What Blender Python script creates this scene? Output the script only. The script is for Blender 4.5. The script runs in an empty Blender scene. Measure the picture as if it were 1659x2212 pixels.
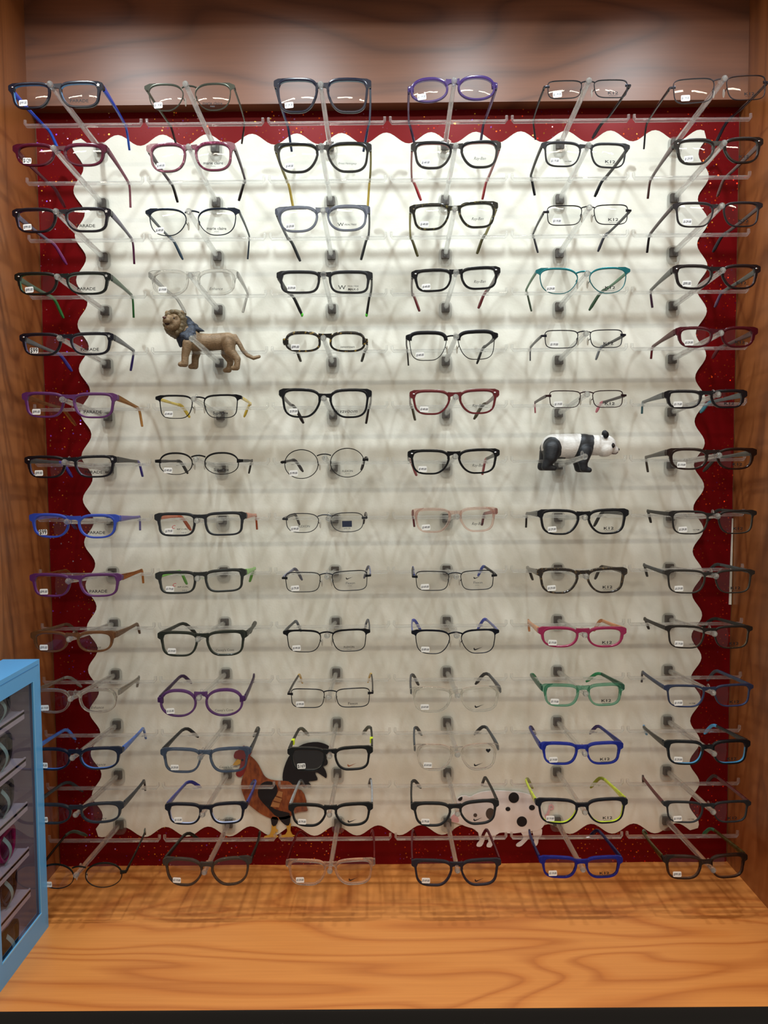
import bpy, bmesh, math, random
from mathutils import Matrix, Vector
random.seed(7)
PI = math.pi
scene = bpy.context.scene
C = scene.collection

# ------------------------------------------------------------------ camera
FPX, CW, CH = 1661.0, 1659.0, 2212.0
CAM = Vector((-0.00744, -1.24339, 0.03967))
PITCH, YAW, ROLL = -0.05703, 0.00219, 0.00826
CM = Matrix.Rotation(YAW, 3, 'Z') @ Matrix.Rotation(PITCH, 3, 'X') @ Matrix.Rotation(ROLL, 3, 'Y')
cam_d = bpy.data.cameras.new('camera'); cam = bpy.data.objects.new('camera', cam_d); C.objects.link(cam)
cam_d.sensor_fit = 'VERTICAL'; cam_d.sensor_height = 24.0; cam_d.lens = 24.0 * FPX / CH
cam_d.clip_start = 0.02
X, Y, Z = CM.col[0], CM.col[2], -CM.col[1]
m4 = Matrix(((X[0], Y[0], Z[0], CAM[0]), (X[1], Y[1], Z[1], CAM[1]), (X[2], Y[2], Z[2], CAM[2]), (0, 0, 0, 1)))
cam.matrix_world = m4
scene.camera = cam

def ray(px, py):
    return CM @ Vector(((px - CW / 2) / FPX, 1.0, -(py - CH / 2) / FPX))
def at(px, py, y):            # the point at depth y that the photograph shows at this pixel
    d = ray(px, py); return CAM + d * ((y - CAM[1]) / d[1])
def atx(px, py, x):
    d = ray(px, py); return CAM + d * ((x - CAM[0]) / d[0])

# ------------------------------------------------------------------ world, lamps, exposure
world = bpy.data.worlds.new('world'); scene.world = world; world.use_nodes = True
world.node_tree.nodes['Background'].inputs[0].default_value = (0.97, 0.90, 0.79, 1)
world.node_tree.nodes['Background'].inputs[1].default_value = 0.40
vs = scene.view_settings
vs.view_transform = 'Standard'; vs.look = 'None'; vs.gamma = 1.0; vs.use_curve_mapping = False
vs.exposure = 0.0
scene.cycles.transparent_max_bounces = 32
scene.cycles.max_bounces = 8
scene.cycles.caustics_reflective = False
scene.cycles.caustics_refractive = False
scene.cycles.sample_clamp_indirect = 4.0

def spot(x, y, z, target, power, size, blend, col, radius):
    l = bpy.data.lights.new('cabinet_spot', 'SPOT'); l.energy = power; l.spot_size = math.radians(size); l.spot_blend = blend
    l.color = col; l.shadow_soft_size = radius
    o = bpy.data.objects.new('cabinet_spot', l); C.objects.link(o); o.location = (x, y, z)
    o.rotation_euler = (Vector(target) - Vector((x, y, z))).to_track_quat('-Z', 'Y').to_euler()
    return o
LAMPX = [-0.47, -0.16, 0.15, 0.46]
for lx in LAMPX:
    spot(lx, -0.36, 0.82, (lx, -0.12, -0.6), 11.8, 138, 1.0, (0.86, 0.95, 1.0), 0.014)
def area(x, y, z, sx, sy, power, col, target):
    l = bpy.data.lights.new('shop_ceiling_light', 'AREA'); l.shape = 'RECTANGLE'; l.size = sx; l.size_y = sy; l.energy = power; l.color = col
    o = bpy.data.objects.new('shop_ceiling_light', l); C.objects.link(o); o.location = (x, y, z)
    o.rotation_euler = (Vector(target) - Vector((x, y, z))).to_track_quat('-Z', 'Y').to_euler()
for lx in (-1.3, 0.0, 1.3):
    area(lx, -2.6, 1.6, 0.9, 0.16, 18, (1.0, 0.90, 0.74), (lx, -2.6, -1))

# ------------------------------------------------------------------ helpers
def lin(c):
    return tuple(((v / 255) / 12.92 if v / 255 <= 0.04045 else ((v / 255 + 0.055) / 1.055) ** 2.4) for v in c) + (1.0,)
def hx(s):
    return lin((int(s[0:2], 16), int(s[2:4], 16), int(s[4:6], 16)))
MATS = {}
def newmat(name):
    m = bpy.data.materials.new(name); m.use_nodes = True; m.node_tree.nodes.clear()
    return m, m.node_tree.nodes, m.node_tree.links
def out(N, L, s):
    o = N.new('ShaderNodeOutputMaterial'); L.new(s, o.inputs[0])
def pr(N, col, rough=0.4, metal=0.0, coat=0.0):
    b = N.new('ShaderNodeBsdfPrincipled'); b.inputs['Base Color'].default_value = col
    b.inputs['Roughness'].default_value = rough; b.inputs['Metallic'].default_value = metal
    b.inputs['Coat Weight'].default_value = coat; return b
def solid(hexc, rough=0.35, metal=0.0, coat=0.0):
    k = ('s', hexc, rough, metal, coat)
    if k not in MATS:
        m, N, L = newmat('solid_' + hexc)
        b = pr(N, hx(hexc), rough, metal, coat)
        if max(b.inputs['Base Color'].default_value[:3]) < 0.03 and metal == 0: b.inputs['Specular IOR Level'].default_value = 0.26
        n = N.new('ShaderNodeTexNoise'); n.inputs['Scale'].default_value = 900
        mr = N.new('ShaderNodeMapRange'); mr.inputs[3].default_value = rough * 0.85; mr.inputs[4].default_value = min(1, rough * 1.15)
        L.new(n.outputs[0], mr.inputs[0]); L.new(mr.outputs[0], b.inputs['Roughness'])
        out(N, L, b.outputs[0]); MATS[k] = m
    return MATS[k]
def front_fresnel(N, L, ior):
    """surface reflection on the outer face only; the light leaves the far face unhindered"""
    f = N.new('ShaderNodeFresnel'); f.inputs[0].default_value = ior
    g = N.new('ShaderNodeNewGeometry'); i = N.new('ShaderNodeMath'); i.operation = 'SUBTRACT'; i.inputs[0].default_value = 1.0
    L.new(g.outputs['Backfacing'], i.inputs[1]); m = N.new('ShaderNodeMath'); m.operation = 'MULTIPLY'
    L.new(f.outputs[0], m.inputs[0]); L.new(i.outputs[0], m.inputs[1]); return m
def clear(hexc, body=0.10, rough=0.06, trans=0.95):
    """clear or tinted moulded plastic: straight-through light, a little body colour, fresnel gloss"""
    k = ('c', hexc, body, rough)
    if k not in MATS:
        m, N, L = newmat('clear_' + hexc)
        t = N.new('ShaderNodeBsdfTransparent'); c = hx(hexc); t.inputs[0].default_value = tuple(v * trans for v in c[:3]) + (1,)
        d = N.new('ShaderNodeBsdfDiffuse'); d.inputs[0].default_value = c
        mx = N.new('ShaderNodeMixShader'); mx.inputs[0].default_value = body
        tl_ = N.new('ShaderNodeBsdfTranslucent'); tl_.inputs[0].default_value = c
        dm = N.new('ShaderNodeMixShader'); dm.inputs[0].default_value = 0.5; L.new(d.outputs[0], dm.inputs[1]); L.new(tl_.outputs[0], dm.inputs[2])
        L.new(t.outputs[0], mx.inputs[1]); L.new(dm.outputs[0], mx.inputs[2])
        g = N.new('ShaderNodeBsdfGlossy'); g.inputs['Roughness'].default_value = rough
        f = front_fresnel(N, L, 1.45)
        m2 = N.new('ShaderNodeMixShader'); L.new(f.outputs[0], m2.inputs[0]); L.new(mx.outputs[0], m2.inputs[1]); L.new(g.outputs[0], m2.inputs[2])
        out(N, L, m2.outputs[0]); MATS[k] = m
    return MATS[k]
def crystal(hexc, body=0.05):
    """clear or tinted acetate that refracts"""
    k = ('cr', hexc, body)
    if k not in MATS:
        m, N, L = newmat('crystal_' + hexc); c = hx(hexc); c2 = tuple(0.35 * v + 0.65 * v ** 0.35 for v in c[:3]) + (1,)
        t = N.new('ShaderNodeBsdfTransparent'); t.inputs[0].default_value = c2
        g = N.new('ShaderNodeBsdfGlass'); g.inputs['IOR'].default_value = 1.5; g.inputs['Roughness'].default_value = 0.02; g.inputs[0].default_value = c2
        mx = N.new('ShaderNodeMixShader'); mx.inputs[0].default_value = 0.72; L.new(t.outputs[0], mx.inputs[1]); L.new(g.outputs[0], mx.inputs[2])
        d = pr(N, c, 0.2)
        m2 = N.new('ShaderNodeMixShader'); m2.inputs[0].default_value = body; L.new(mx.outputs[0], m2.inputs[1]); L.new(d.outputs[0], m2.inputs[2])
        out(N, L, m2.outputs[0]); MATS[k] = m
    return MATS[k]
def tortoise(a, b, sc=200):
    k = ('t', a, b)
    if k not in MATS:
        m, N, L = newmat('tortoise')
        n = N.new('ShaderNodeTexNoise'); n.inputs['Scale'].default_value = sc; n.inputs['Detail'].default_value = 1
        tc = N.new('ShaderNodeTexCoord'); L.new(tc.outputs['Object'], n.inputs[0])
        r = N.new('ShaderNodeValToRGB'); r.color_ramp.elements[0].position = 0.58; r.color_ramp.elements[1].position = 0.70
        r.color_ramp.elements[0].color = hx(a); r.color_ramp.elements[1].color = hx(b)
        L.new(n.outputs[0], r.inputs[0]); p = pr(N, hx(a), 0.15); L.new(r.outputs[0], p.inputs['Base Color'])
        out(N, L, p.outputs[0]); MATS[k] = m
    return MATS[k]
def lens_mat(tint='FBFCFC'):
    k = ('lens', tint)
    if k not in MATS:
        m, N, L = newmat('demo_lens')
        t = N.new('ShaderNodeBsdfTransparent'); t.inputs[0].default_value = hx(tint)
        g = N.new('ShaderNodeBsdfGlossy'); g.inputs['Roughness'].default_value = 0.02
        f = front_fresnel(N, L, 1.45)
        m2 = N.new('ShaderNodeMixShader'); L.new(f.outputs[0], m2.inputs[0]); L.new(t.outputs[0], m2.inputs[1]); L.new(g.outputs[0], m2.inputs[2])
        out(N, L, m2.outputs[0]); MATS[k] = m
    return MATS[k]
def wood(name, along, across, third, dark, mid, light, rough=0.3, off=(0, 0, 0), rings=9.0):
    """laminate with cathedral grain; along / across / third = axis indices"""
    m, N, L = newmat(name)
    tc = N.new('ShaderNodeTexCoord')
    def tex(s_al, s_ac, detail, dist=0.0):
        mp = N.new('ShaderNodeMapping'); s = [1, 1, 1]; s[along] = s_al; s[across] = s_ac; s[third] = s_ac * 0.3
        mp.inputs['Scale'].default_value = s; mp.inputs['Location'].default_value = off
        L.new(tc.outputs['Object'], mp.inputs[0])
        n = N.new('ShaderNodeTexNoise'); n.inputs['Scale'].default_value = 1.0; n.inputs['Detail'].default_value = detail; n.inputs['Distortion'].default_value = dist
        L.new(mp.outputs[0], n.inputs[0]); return n.outputs[0]
    def math_(op, a, b=None, v=None):
        q = N.new('ShaderNodeMath'); q.operation = op; L.new(a, q.inputs[0])
        if b is not None: L.new(b, q.inputs[1])
        elif v is not None: q.inputs[1].default_value = v
        return q.outputs[0]
    big = tex(1.9, 8.0, 1.2, 0.5)
    ring = math_('FRACT', math_('MULTIPLY', big, v=rings))
    fine = tex(7, 260, 3)
    blot = tex(3, 14, 2)
    ramp = N.new('ShaderNodeValToRGB'); e = ramp.color_ramp.elements
    e[0].position = 0.0; e[0].color = hx(mid); e[1].position = 1.0; e[1].color = hx(mid)
    q = e.new(0.22); q.color = hx(light); q = e.new(0.6); q.color = hx(light); q = e.new(0.9); q.color = hx(dark)
    L.new(ring, ramp.inputs[0])
    r2 = N.new('ShaderNodeValToRGB'); r2.color_ramp.elements[0].color = hx(dark); r2.color_ramp.elements[1].color = hx(light)
    r2.color_ramp.elements[0].position = 0.25; r2.color_ramp.elements[1].position = 0.75
    mixv = math_('ADD', math_('MULTIPLY', fine, v=0.55), math_('MULTIPLY', blot, v=0.45)); L.new(mixv, r2.inputs[0])
    mx = N.new('ShaderNodeMix'); mx.data_type = 'RGBA'; mx.inputs['Factor'].default_value = 0.42
    L.new(ramp.outputs[0], mx.inputs['A']); L.new(r2.outputs[0], mx.inputs['B'])
    b = pr(N, (1, 1, 1, 1), rough); L.new(mx.outputs['Result'], b.inputs['Base Color'])
    bp = N.new('ShaderNodeBump'); bp.inputs['Strength'].default_value = 0.05; bp.inputs['Distance'].default_value = 0.001
    L.new(fine, bp.inputs['Height']); L.new(bp.outputs[0], b.inputs['Normal'])
    out(N, L, b.outputs[0]); return m

def link(o, parent=None):
    C.objects.link(o)
    if parent is not None: o.parent = parent
    return o
def mobj(name, me, parent=None, mats=()):
    if mats and not me.materials:
        for m in mats: me.materials.append(m)
    return link(bpy.data.objects.new(name, me), parent)
def empty(name, loc=(0, 0, 0), rot=(0, 0, 0)):
    o = bpy.data.objects.new(name, None); o.empty_display_size = 0.01; C.objects.link(o)
    o.location = loc; o.rotation_euler = rot; return o
def tag(o, label, cat, group=None, kind=None):
    o['label'] = label
    o['category'] = cat
    if group: o['group'] = group
    if kind: o['kind'] = kind
    return o
class MB:
    def __init__(s): s.v = []; s.f = []; s.mi = []
    def face(s, f, mi=0): s.f.append(f); s.mi.append(mi)
    def box(s, a, b, mi=0):
        i = len(s.v)
        for z in (a[2], b[2]):
            for x, y in ((a[0], a[1]), (b[0], a[1]), (b[0], b[1]), (a[0], b[1])): s.v.append((x, y, z))
        for f in ((3, 2, 1, 0), (4, 5, 6, 7), (0, 1, 5, 4), (1, 2, 6, 5), (2, 3, 7, 6), (3, 0, 4, 7)): s.face([i + k for k in f], mi)
    def rings(s, rs, close=False, caps=True, mi=0):
        """rs: list of rings with equal point count; mi may be a function of the section index"""
        base = len(s.v); n = len(rs[0])
        for r in rs: s.v.extend(tuple(p) for p in r)
        m = len(rs)
        for i in range(m if close else m - 1):
            j = (i + 1) % m
            for k in range(n):
                l = (k + 1) % n
                s.face([base + i * n + k, base + i * n + l, base + j * n + l, base + j * n + k], mi(k) if callable(mi) else mi)
        if caps and not close:
            q = mi(0) if callable(mi) else mi
            s.face([base + k for k in range(n)][::-1], q); s.face([base + (m - 1) * n + k for k in range(n)], q)
    def sweep(s, path, secs, up=(0, 0, 1), mi=0, nseg=8, power=4.0):
        """rounded-rect section (w sideways, h along up) along a path"""
        rs = []; n = len(path); up = Vector(up)
        for i, p in enumerate(path):
            p = Vector(p); a = Vector(path[max(0, i - 1)]); b = Vector(path[min(n - 1, i + 1)])
            t = (b - a).normalized(); side = t.cross(up).normalized(); u = side.cross(t).normalized()
            w, h = secs[i]; r = []
            for k in range(nseg):
                an = 2 * PI * (k + 0.5) / nseg; ca, sa = math.cos(an), math.sin(an)
                ex = 2.0 / power
                r.append(p + side * (w / 2 * math.copysign(abs(ca) ** ex, ca)) + u * (h / 2 * math.copysign(abs(sa) ** ex, sa)))
            rs.append(r)
        s.rings(rs, mi=mi)
    def ball(s, c, r, mi=0, nu=10, nv=6):
        rx, ry, rz = r if isinstance(r, (tuple, list)) else (r, r, r)
        rs = []
        for j in range(nv + 1):
            th = PI * (0.02 + 0.96 * j / nv)
            rs.append([(c[0] + rx * math.sin(th) * math.cos(2 * PI * k / nu), c[1] + ry * math.sin(th) * math.sin(2 * PI * k / nu), c[2] + rz * math.cos(th)) for k in range(nu)])
        s.rings(rs[::-1], mi=mi)
    def prism(s, pts, y0, y1, mi=0, side=None):
        """outline in x-z, front at y0 (towards viewer), back at y1"""
        i = len(s.v); n = len(pts)
        for y in (y0, y1): s.v.extend((p[0], y, p[1]) for p in pts)
        s.face([i + k for k in range(n)], mi); s.face([i + n + k for k in range(n)][::-1], mi)
        for k in range(n):
            l = (k + 1) % n
            s.face([i + k, i + n + k, i + n + l, i + l], mi if side is None else side)
    def mesh(s, name, mats=(), smooth=True):
        me = bpy.data.meshes.new(name); me.from_pydata(s.v, [], s.f); 
        for m in mats: me.materials.append(m)
        me.polygons.foreach_set('material_index', s.mi)
        bm = bmesh.new(); bm.from_mesh(me); bmesh.ops.recalc_face_normals(bm, faces=bm.faces[:]); bm.to_mesh(me); bm.free()
        if smooth:
            me.polygons.foreach_set('use_smooth', [True] * len(me.polygons)); me.set_sharp_from_angle(angle=math.radians(42))
        me.update(); return me

# ------------------------------------------------------------------ the cabinet
WX, FZ, HZ, HY, SY_FRONT, CZ = 0.5545, -0.6172, 0.601, -0.026, -0.344, 0.86
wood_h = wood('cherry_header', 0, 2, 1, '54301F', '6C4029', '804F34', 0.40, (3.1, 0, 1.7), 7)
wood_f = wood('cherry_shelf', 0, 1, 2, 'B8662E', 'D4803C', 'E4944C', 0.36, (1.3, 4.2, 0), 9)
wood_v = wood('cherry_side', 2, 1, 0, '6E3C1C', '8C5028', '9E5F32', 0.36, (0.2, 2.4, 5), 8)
black_edge = solid('17120F', 0.55)
def slab(name, a, b, mat, label, cat, kind='structure'):
    mb = MB(); mb.box(a, b); o = mobj(name, mb.mesh(name, [mat], False)); return tag(o, label, cat, kind=kind)
slab('wall_back', (-WX, 0.001, FZ), (WX, 0.02, CZ), wood_h, 'wooden back wall of the display cabinet behind the red foil', 'wall')
slab('wall_left', (-WX - 0.02, SY_FRONT, FZ), (-WX, 0.02, CZ), wood_v, 'cherry wood side wall on the left of the cabinet', 'wall')
slab('wall_right', (WX, SY_FRONT, FZ), (WX + 0.02, 0.02, CZ), wood_v, 'cherry wood side wall on the right of the cabinet', 'wall')
slab('floor', (-WX - 0.02, SY_FRONT, FZ - 0.022), (WX + 0.02, 0.02, FZ), wood_f, 'orange cherry wood shelf at the bottom of the cabinet', 'shelf')
slab('ceiling', (-WX - 0.02, SY_FRONT - 0.1, CZ), (WX + 0.02, 0.02, CZ + 0.02), wood_h, 'wooden top board of the cabinet above the frame', 'ceiling')
slab('trim_1', (-WX, HY, HZ), (WX, 0.0, CZ), wood_h, 'brown wooden header board across the top of the cabinet', 'trim')
mb = MB(); mb.sweep([(-0.6, SY_FRONT - 0.001, FZ - 0.0105), (0.6, SY_FRONT - 0.001, FZ - 0.0105)], [(0.006, 0.0215), (0.006, 0.0215)])
tag(mobj('trim_2', mb.mesh('trim_2', [black_edge])), 'black edge band along the front of the wooden shelf', 'trim', kind='structure')
slab('trim_3', (-0.6, SY_FRONT + 0.002, FZ - 0.12), (0.6, SY_FRONT + 0.02, FZ - 0.0225), wood_f, 'wooden cabinet base just below the black shelf edge', 'trim')

# ---- red holographic foil sheet
def foil_mat():
    m, N, L = newmat('red_holographic_foil')
    tc = N.new('ShaderNodeTexCoord')
    vo = N.new('ShaderNodeTexVoronoi'); vo.inputs['Scale'].default_value = 165; L.new(tc.outputs['Object'], vo.inputs[0])
    base = pr(N, hx('6A070C'), 0.34, 0.15, 0.0); base.inputs['Specular IOR Level'].default_value = 0.12
    lw = N.new('ShaderNodeTexNoise'); lw.inputs['Scale'].default_value = 9; lw.inputs['Detail'].default_value = 2
    L.new(tc.outputs['Object'], lw.inputs[0])
    bp = N.new('ShaderNodeBump'); bp.inputs['Strength'].default_value = 0.25; bp.inputs['Distance'].default_value = 0.004
    L.new(lw.outputs[0], bp.inputs['Height']); L.new(bp.outputs[0], base.inputs['Normal'])
    # dots: a random tilt per dot, rainbow metal
    sp = N.new('ShaderNodeMath'); sp.operation = 'LESS_THAN'; sp.inputs[1].default_value = 0.20
    L.new(vo.outputs['Distance'], sp.inputs[0])
    sub = N.new('ShaderNodeVectorMath'); sub.operation = 'SUBTRACT'; sub.inputs[1].default_value = (0.5, 0.5, 0.5); L.new(vo.outputs['Color'], sub.inputs[0])
    sc = N.new('ShaderNodeVectorMath'); sc.operation = 'SCALE'; sc.inputs['Scale'].default_value = 0.5; L.new(sub.outputs[0], sc.inputs[0])
    ge = N.new('ShaderNodeNewGeometry')
    ad = N.new('ShaderNodeVectorMath'); ad.operation = 'ADD'; L.new(ge.outputs['Normal'], ad.inputs[0]); L.new(sc.outputs[0], ad.inputs[1])
    nm = N.new('ShaderNodeVectorMath'); nm.operation = 'NORMALIZE'; L.new(ad.outputs[0], nm.inputs[0])
    sx = N.new('ShaderNodeSeparateColor'); L.new(vo.outputs['Color'], sx.inputs[0])
    hr = N.new('ShaderNodeValToRGB'); e = hr.color_ramp.elements; e[0].color = hx('FF2A18'); e[1].color = hx('7030FF')
    q = e.new(0.45); q.color = hx('FF7A20'); q = e.new(0.75); q.color = hx('FFD040')
    L.new(sx.outputs[0], hr.inputs[0])
    g = N.new('ShaderNodeBsdfGlossy'); g.inputs['Roughness'].default_value = 0.16
    L.new(hr.outputs[0], g.inputs[0]); L.new(nm.outputs[0], g.inputs['Normal'])
    mx = N.new('ShaderNodeMixShader'); pn = N.new('ShaderNodeTexNoise'); pn.inputs['Scale'].default_value = 11; pn.inputs['Detail'].default_value = 1; L.new(tc.outputs['Object'], pn.inputs[0]); few = N.new('ShaderNodeMapRange'); few.inputs[1].default_value = 0.40; few.inputs[2].default_value = 0.58; L.new(pn.outputs[0], few.inputs[0]); fm2 = N.new('ShaderNodeMath'); fm2.operation = 'MULTIPLY'; fm2.inputs[1].default_value = 0.6; L.new(few.outputs[0], fm2.inputs[0]); spm = N.new('ShaderNodeMath'); spm.operation = 'MULTIPLY'; L.new(sp.outputs[0], spm.inputs[0]); L.new(fm2.outputs[0], spm.inputs[1]); L.new(spm.outputs[0], mx.inputs[0]); L.new(base.outputs[0], mx.inputs[1]); L.new(g.outputs[0], mx.inputs[2])
    out(N, L, mx.outputs[0]); return m
foil = foil_mat()
mb = MB(); nx, nz = 24, 28
xs = [-0.553 + 1.106 * i / nx for i in range(nx + 1)]; zs = [FZ + (HZ - FZ) * j / nz for j in range(nz + 1)]
for j in range(nz + 1):
    for i in range(nx + 1):
        mb.v.append((xs[i], -0.0012 - 0.0008 * math.sin(i * 1.7 + j * 2.3), zs[j]))
for j in range(nz):
    for i in range(nx):
        a = j * (nx + 1) + i; mb.face([a, a + 1, a + nx + 2, a + nx + 1])
fo = tag(mobj('foil_sheet', mb.mesh('foil_sheet', [foil])), 'shiny red holographic foil covering the back of the cabinet', 'foil')
mb = MB(); a, b, c, d = at(1582, 1120, -0.004), at(1584, 1120, -0.004), at(1580, 1306, -0.004), at(1575, 1306, -0.004)
mb.v = [tuple(a), tuple(b), tuple(c), tuple(d)]; mb.v += [(p[0], p[1] + 0.002, p[2]) for p in mb.v]
for f in ((0, 1, 2, 3), (7, 6, 5, 4), (0, 4, 5, 1), (1, 5, 6, 2), (2, 6, 7, 3), (3, 7, 4, 0)): mb.face(list(f))
o = mobj('curled_edge', mb.mesh('curled_edge', [solid('D8D4C6', 0.7)], False), fo); o['label'] = 'curled white edge of the foil'

# ---- cream scalloped board
def cream_mat():
    m, N, L = newmat('cream_card')
    tc = N.new('ShaderNodeTexCoord')
    n = N.new('ShaderNodeTexNoise'); n.inputs['Scale'].default_value = 320; n.inputs['Detail'].default_value = 3; L.new(tc.outputs['Object'], n.inputs[0])
    n2 = N.new('ShaderNodeTexNoise'); n2.inputs['Scale'].default_value = 22; n2.inputs['Detail'].default_value = 3; L.new(tc.outputs['Object'], n2.inputs[0])
    r = N.new('ShaderNodeValToRGB'); r.color_ramp.elements[0].color = hx('D9D7C8'); r.color_ramp.elements[1].color = hx('E9E7DA')
    r.color_ramp.elements[0].position = 0.3; r.color_ramp.elements[1].position = 0.7
    L.new(n2.outputs[0], r.inputs[0])
    b = pr(N, (1, 1, 1, 1), 0.75); L.new(r.outputs[0], b.inputs['Base Color'])
    bp = N.new('ShaderNodeBump'); bp.inputs['Strength'].default_value = 0.25; bp.inputs['Distance'].default_value = 0.0006
    L.new(n.outputs[0], bp.inputs['Height']); L.new(bp.outputs[0], b.inputs['Normal']); out(N, L, b.outputs[0]); return m
BX0, BX1, BZ0, BZ1, AMP = -0.487, 0.4965, -0.5575, 0.5565, 0.0085
pts = []
def edge(n_lobes, p0, p1, nrm, ph):
    st = n_lobes * 12
    for i in range(st):
        t = i / st; k = AMP * math.cos(2 * PI * n_lobes * t + ph)
        pts.append((p0[0] + (p1[0] - p0[0]) * t + nrm[0] * k, p0[1] + (p1[1] - p0[1]) * t + nrm[1] * k))
edge(14, (BX0, BZ0), (BX1, BZ0), (0, -1), -0.6)
edge(16, (BX1, BZ0), (BX1, BZ1), (1, 0), -0.6)
edge(14, (BX1, BZ1), (BX0, BZ1), (0, 1), -0.6)
edge(16, (BX0, BZ1), (BX0, BZ0), (-1, 0), -0.6)
mb = MB(); mb.prism(pts, -0.0055, -0.0022)
o = mobj('scalloped_board', mb.mesh('scalloped_board', [cream_mat()], False)); PANEL_Y = -0.0055
tag(o, 'cream card board with scalloped wavy edges on the red foil', 'board')

# ------------------------------------------------------------------ acrylic display pegs
TIPS = {1:[(105,178),(399,178),(692,179),(982,170),(1274,171),(1568,166)],2:[(113,317),(406,314),(693,313),(985,312),(1273,311),(1567,306)],
3:[(118,454),(406,454),(697,452),(983,448),(1275,446),(1562,442)],4:[(121,596),(409,593),(698,591),(986,586),(1270,589),(1564,582)],
5:[(126,729),(413,730),(698,729),(986,726),(1268,719),(1560,718)],6:[(132,862),(417,861),(699,860),(985,857),(1270,851),(1554,851)],
7:[(137,998),(421,992),(701,989),(984,986),(1265,986),(1556,983)],8:[(142,1127),(424,1125),(709,1120),(988,1116),(1265,1118),(1553,1115)],
9:[(145,1256),(425,1250),(706,1246),(986,1246),(1268,1246),(1549,1245)],10:[(147,1382),(426,1382),(706,1374),(987,1374),(1265,1373),(1546,1370)],
11:[(150,1511),(428,1509),(710,1507),(989,1504),(1267,1500),(1543,1498)],12:[(154,1639),(431,1638),(711,1635),(989,1632),(1265,1630),(1545,1630)],
13:[(161,1762),(436,1762),(711,1762),(989,1760),(1265,1757),(1543,1756)],14:[(162,1893),(440,1887),(712,1884),(989,1883),(1261,1881),(1543,1882)]}
SX, SYP, LROD, BD, BZ = 0.18, 0.0835, 0.18727, 0.0764, 0.0063
ORD = ['', 'first', 'second', 'third', 'fourth', 'fifth', 'sixth', 'seventh', 'eighth', 'ninth', 'tenth', 'eleventh', 'twelfth', 'thirteenth', 'bottom']
ORD[1] = 'top'
COLN = ['', 'first', 'second', 'third', 'fourth', 'fifth', 'sixth']
def acrylic(name, share, body):
    m, N, L = newmat(name)
    t = N.new('ShaderNodeBsdfTransparent'); t.inputs[0].default_value = (0.99, 0.995, 0.995, 1)
    g = N.new('ShaderNodeBsdfGlass'); g.inputs['IOR'].default_value = 1.49; g.inputs['Roughness'].default_value = 0.03; g.inputs[0].default_value = (0.98, 0.99, 0.99, 1)
    mx = N.new('ShaderNodeMixShader'); mx.inputs[0].default_value = share; L.new(t.outputs[0], mx.inputs[1]); L.new(g.outputs[0], mx.inputs[2])
    d = N.new('ShaderNodeBsdfTranslucent'); d.inputs[0].default_value = (0.9, 0.9, 0.9, 1)
    d2 = N.new('ShaderNodeBsdfDiffuse'); d2.inputs[0].default_value = (0.9, 0.9, 0.9, 1)
    dm = N.new('ShaderNodeMixShader'); L.new(d.outputs[0], dm.inputs[1]); L.new(d2.outputs[0], dm.inputs[2])
    m2 = N.new('ShaderNodeMixShader'); m2.inputs[0].default_value = body; L.new(mx.outputs[0], m2.inputs[1]); L.new(dm.outputs[0], m2.inputs[2])
    out(N, L, m2.outputs[0]); return m
acr = acrylic('acrylic', 0.58, 0.05); acr2 = acrylic('acrylic_bracket', 0.36, 0.06); acr3 = acrylic('acrylic_bar', 0.36, 0.10)
sock = solid('55504A', 0.6)
# shared meshes; the rod runs along -y from the bracket
mb = MB(); mb.sweep([(0, 0.004, 0), (0, -0.12, 0), (0, -0.1715, 0)], [(0.0072, 0.0085), (0.0066, 0.0076), (0.0054, 0.006)], nseg=12, power=3.0)
mb.ball((0, -0.1712, 0), 0.0042, nu=14, nv=10)
ROD = mb.mesh('rod', [acr])
mb = MB(); mb.ball((0, 0, 0.001), (0.0024, 0.002, 0.0042), nu=8, nv=6); STOP = mb.mesh('rod_stop', [acr2])
mb = MB()
hl = 0.0858
mb.sweep([(-hl, 0, 0.0085), (-hl, 0, 0.003), (-hl + 0.002, 0, 0), (0, 0, 0), (hl - 0.002, 0, 0), (hl, 0, 0.003), (hl, 0, 0.0085)],
         [(0.004, 0.003), (0.0045, 0.004), (0.005, 0.0065), (0.005, 0.0068), (0.005, 0.0065), (0.0045, 0.004), (0.004, 0.003)], up=(0, 1, 0), nseg=8, power=3.5)
BAR = mb.mesh('crossbar', [acr3])
mb = MB()
def rrect(w, h, r, cx=0, cz=0, n=5):
    q = []
    for (sx, sz, a0) in ((1, 1, 0), (-1, 1, PI / 2), (-1, -1, PI), (1, -1, 1.5 * PI)):
        for i in range(n):
            a = a0 + (PI / 2) * i / (n - 1); q.append((cx + sx * (w / 2 - r) + r * math.cos(a), cz + sz * (h / 2 - r) + r * math.sin(a)))
    return q
mb.prism(rrect(0.0205, 0.0265, 0.007, 0, -0.0035), -0.0105, -0.0058 + 0.0005)
BRK = mb.mesh('wall_bracket', [acr2], False)
mb = MB(); mb.prism(rrect(0.0125, 0.0135, 0.001), -0.0118, -0.006); SOC = mb.mesh('bracket_socket', [sock], False)
ROWZ = lambda r: (7.5 - r) * SYP
COLX = lambda c: (c - 3.5) * SX
rod_line = {}
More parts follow.
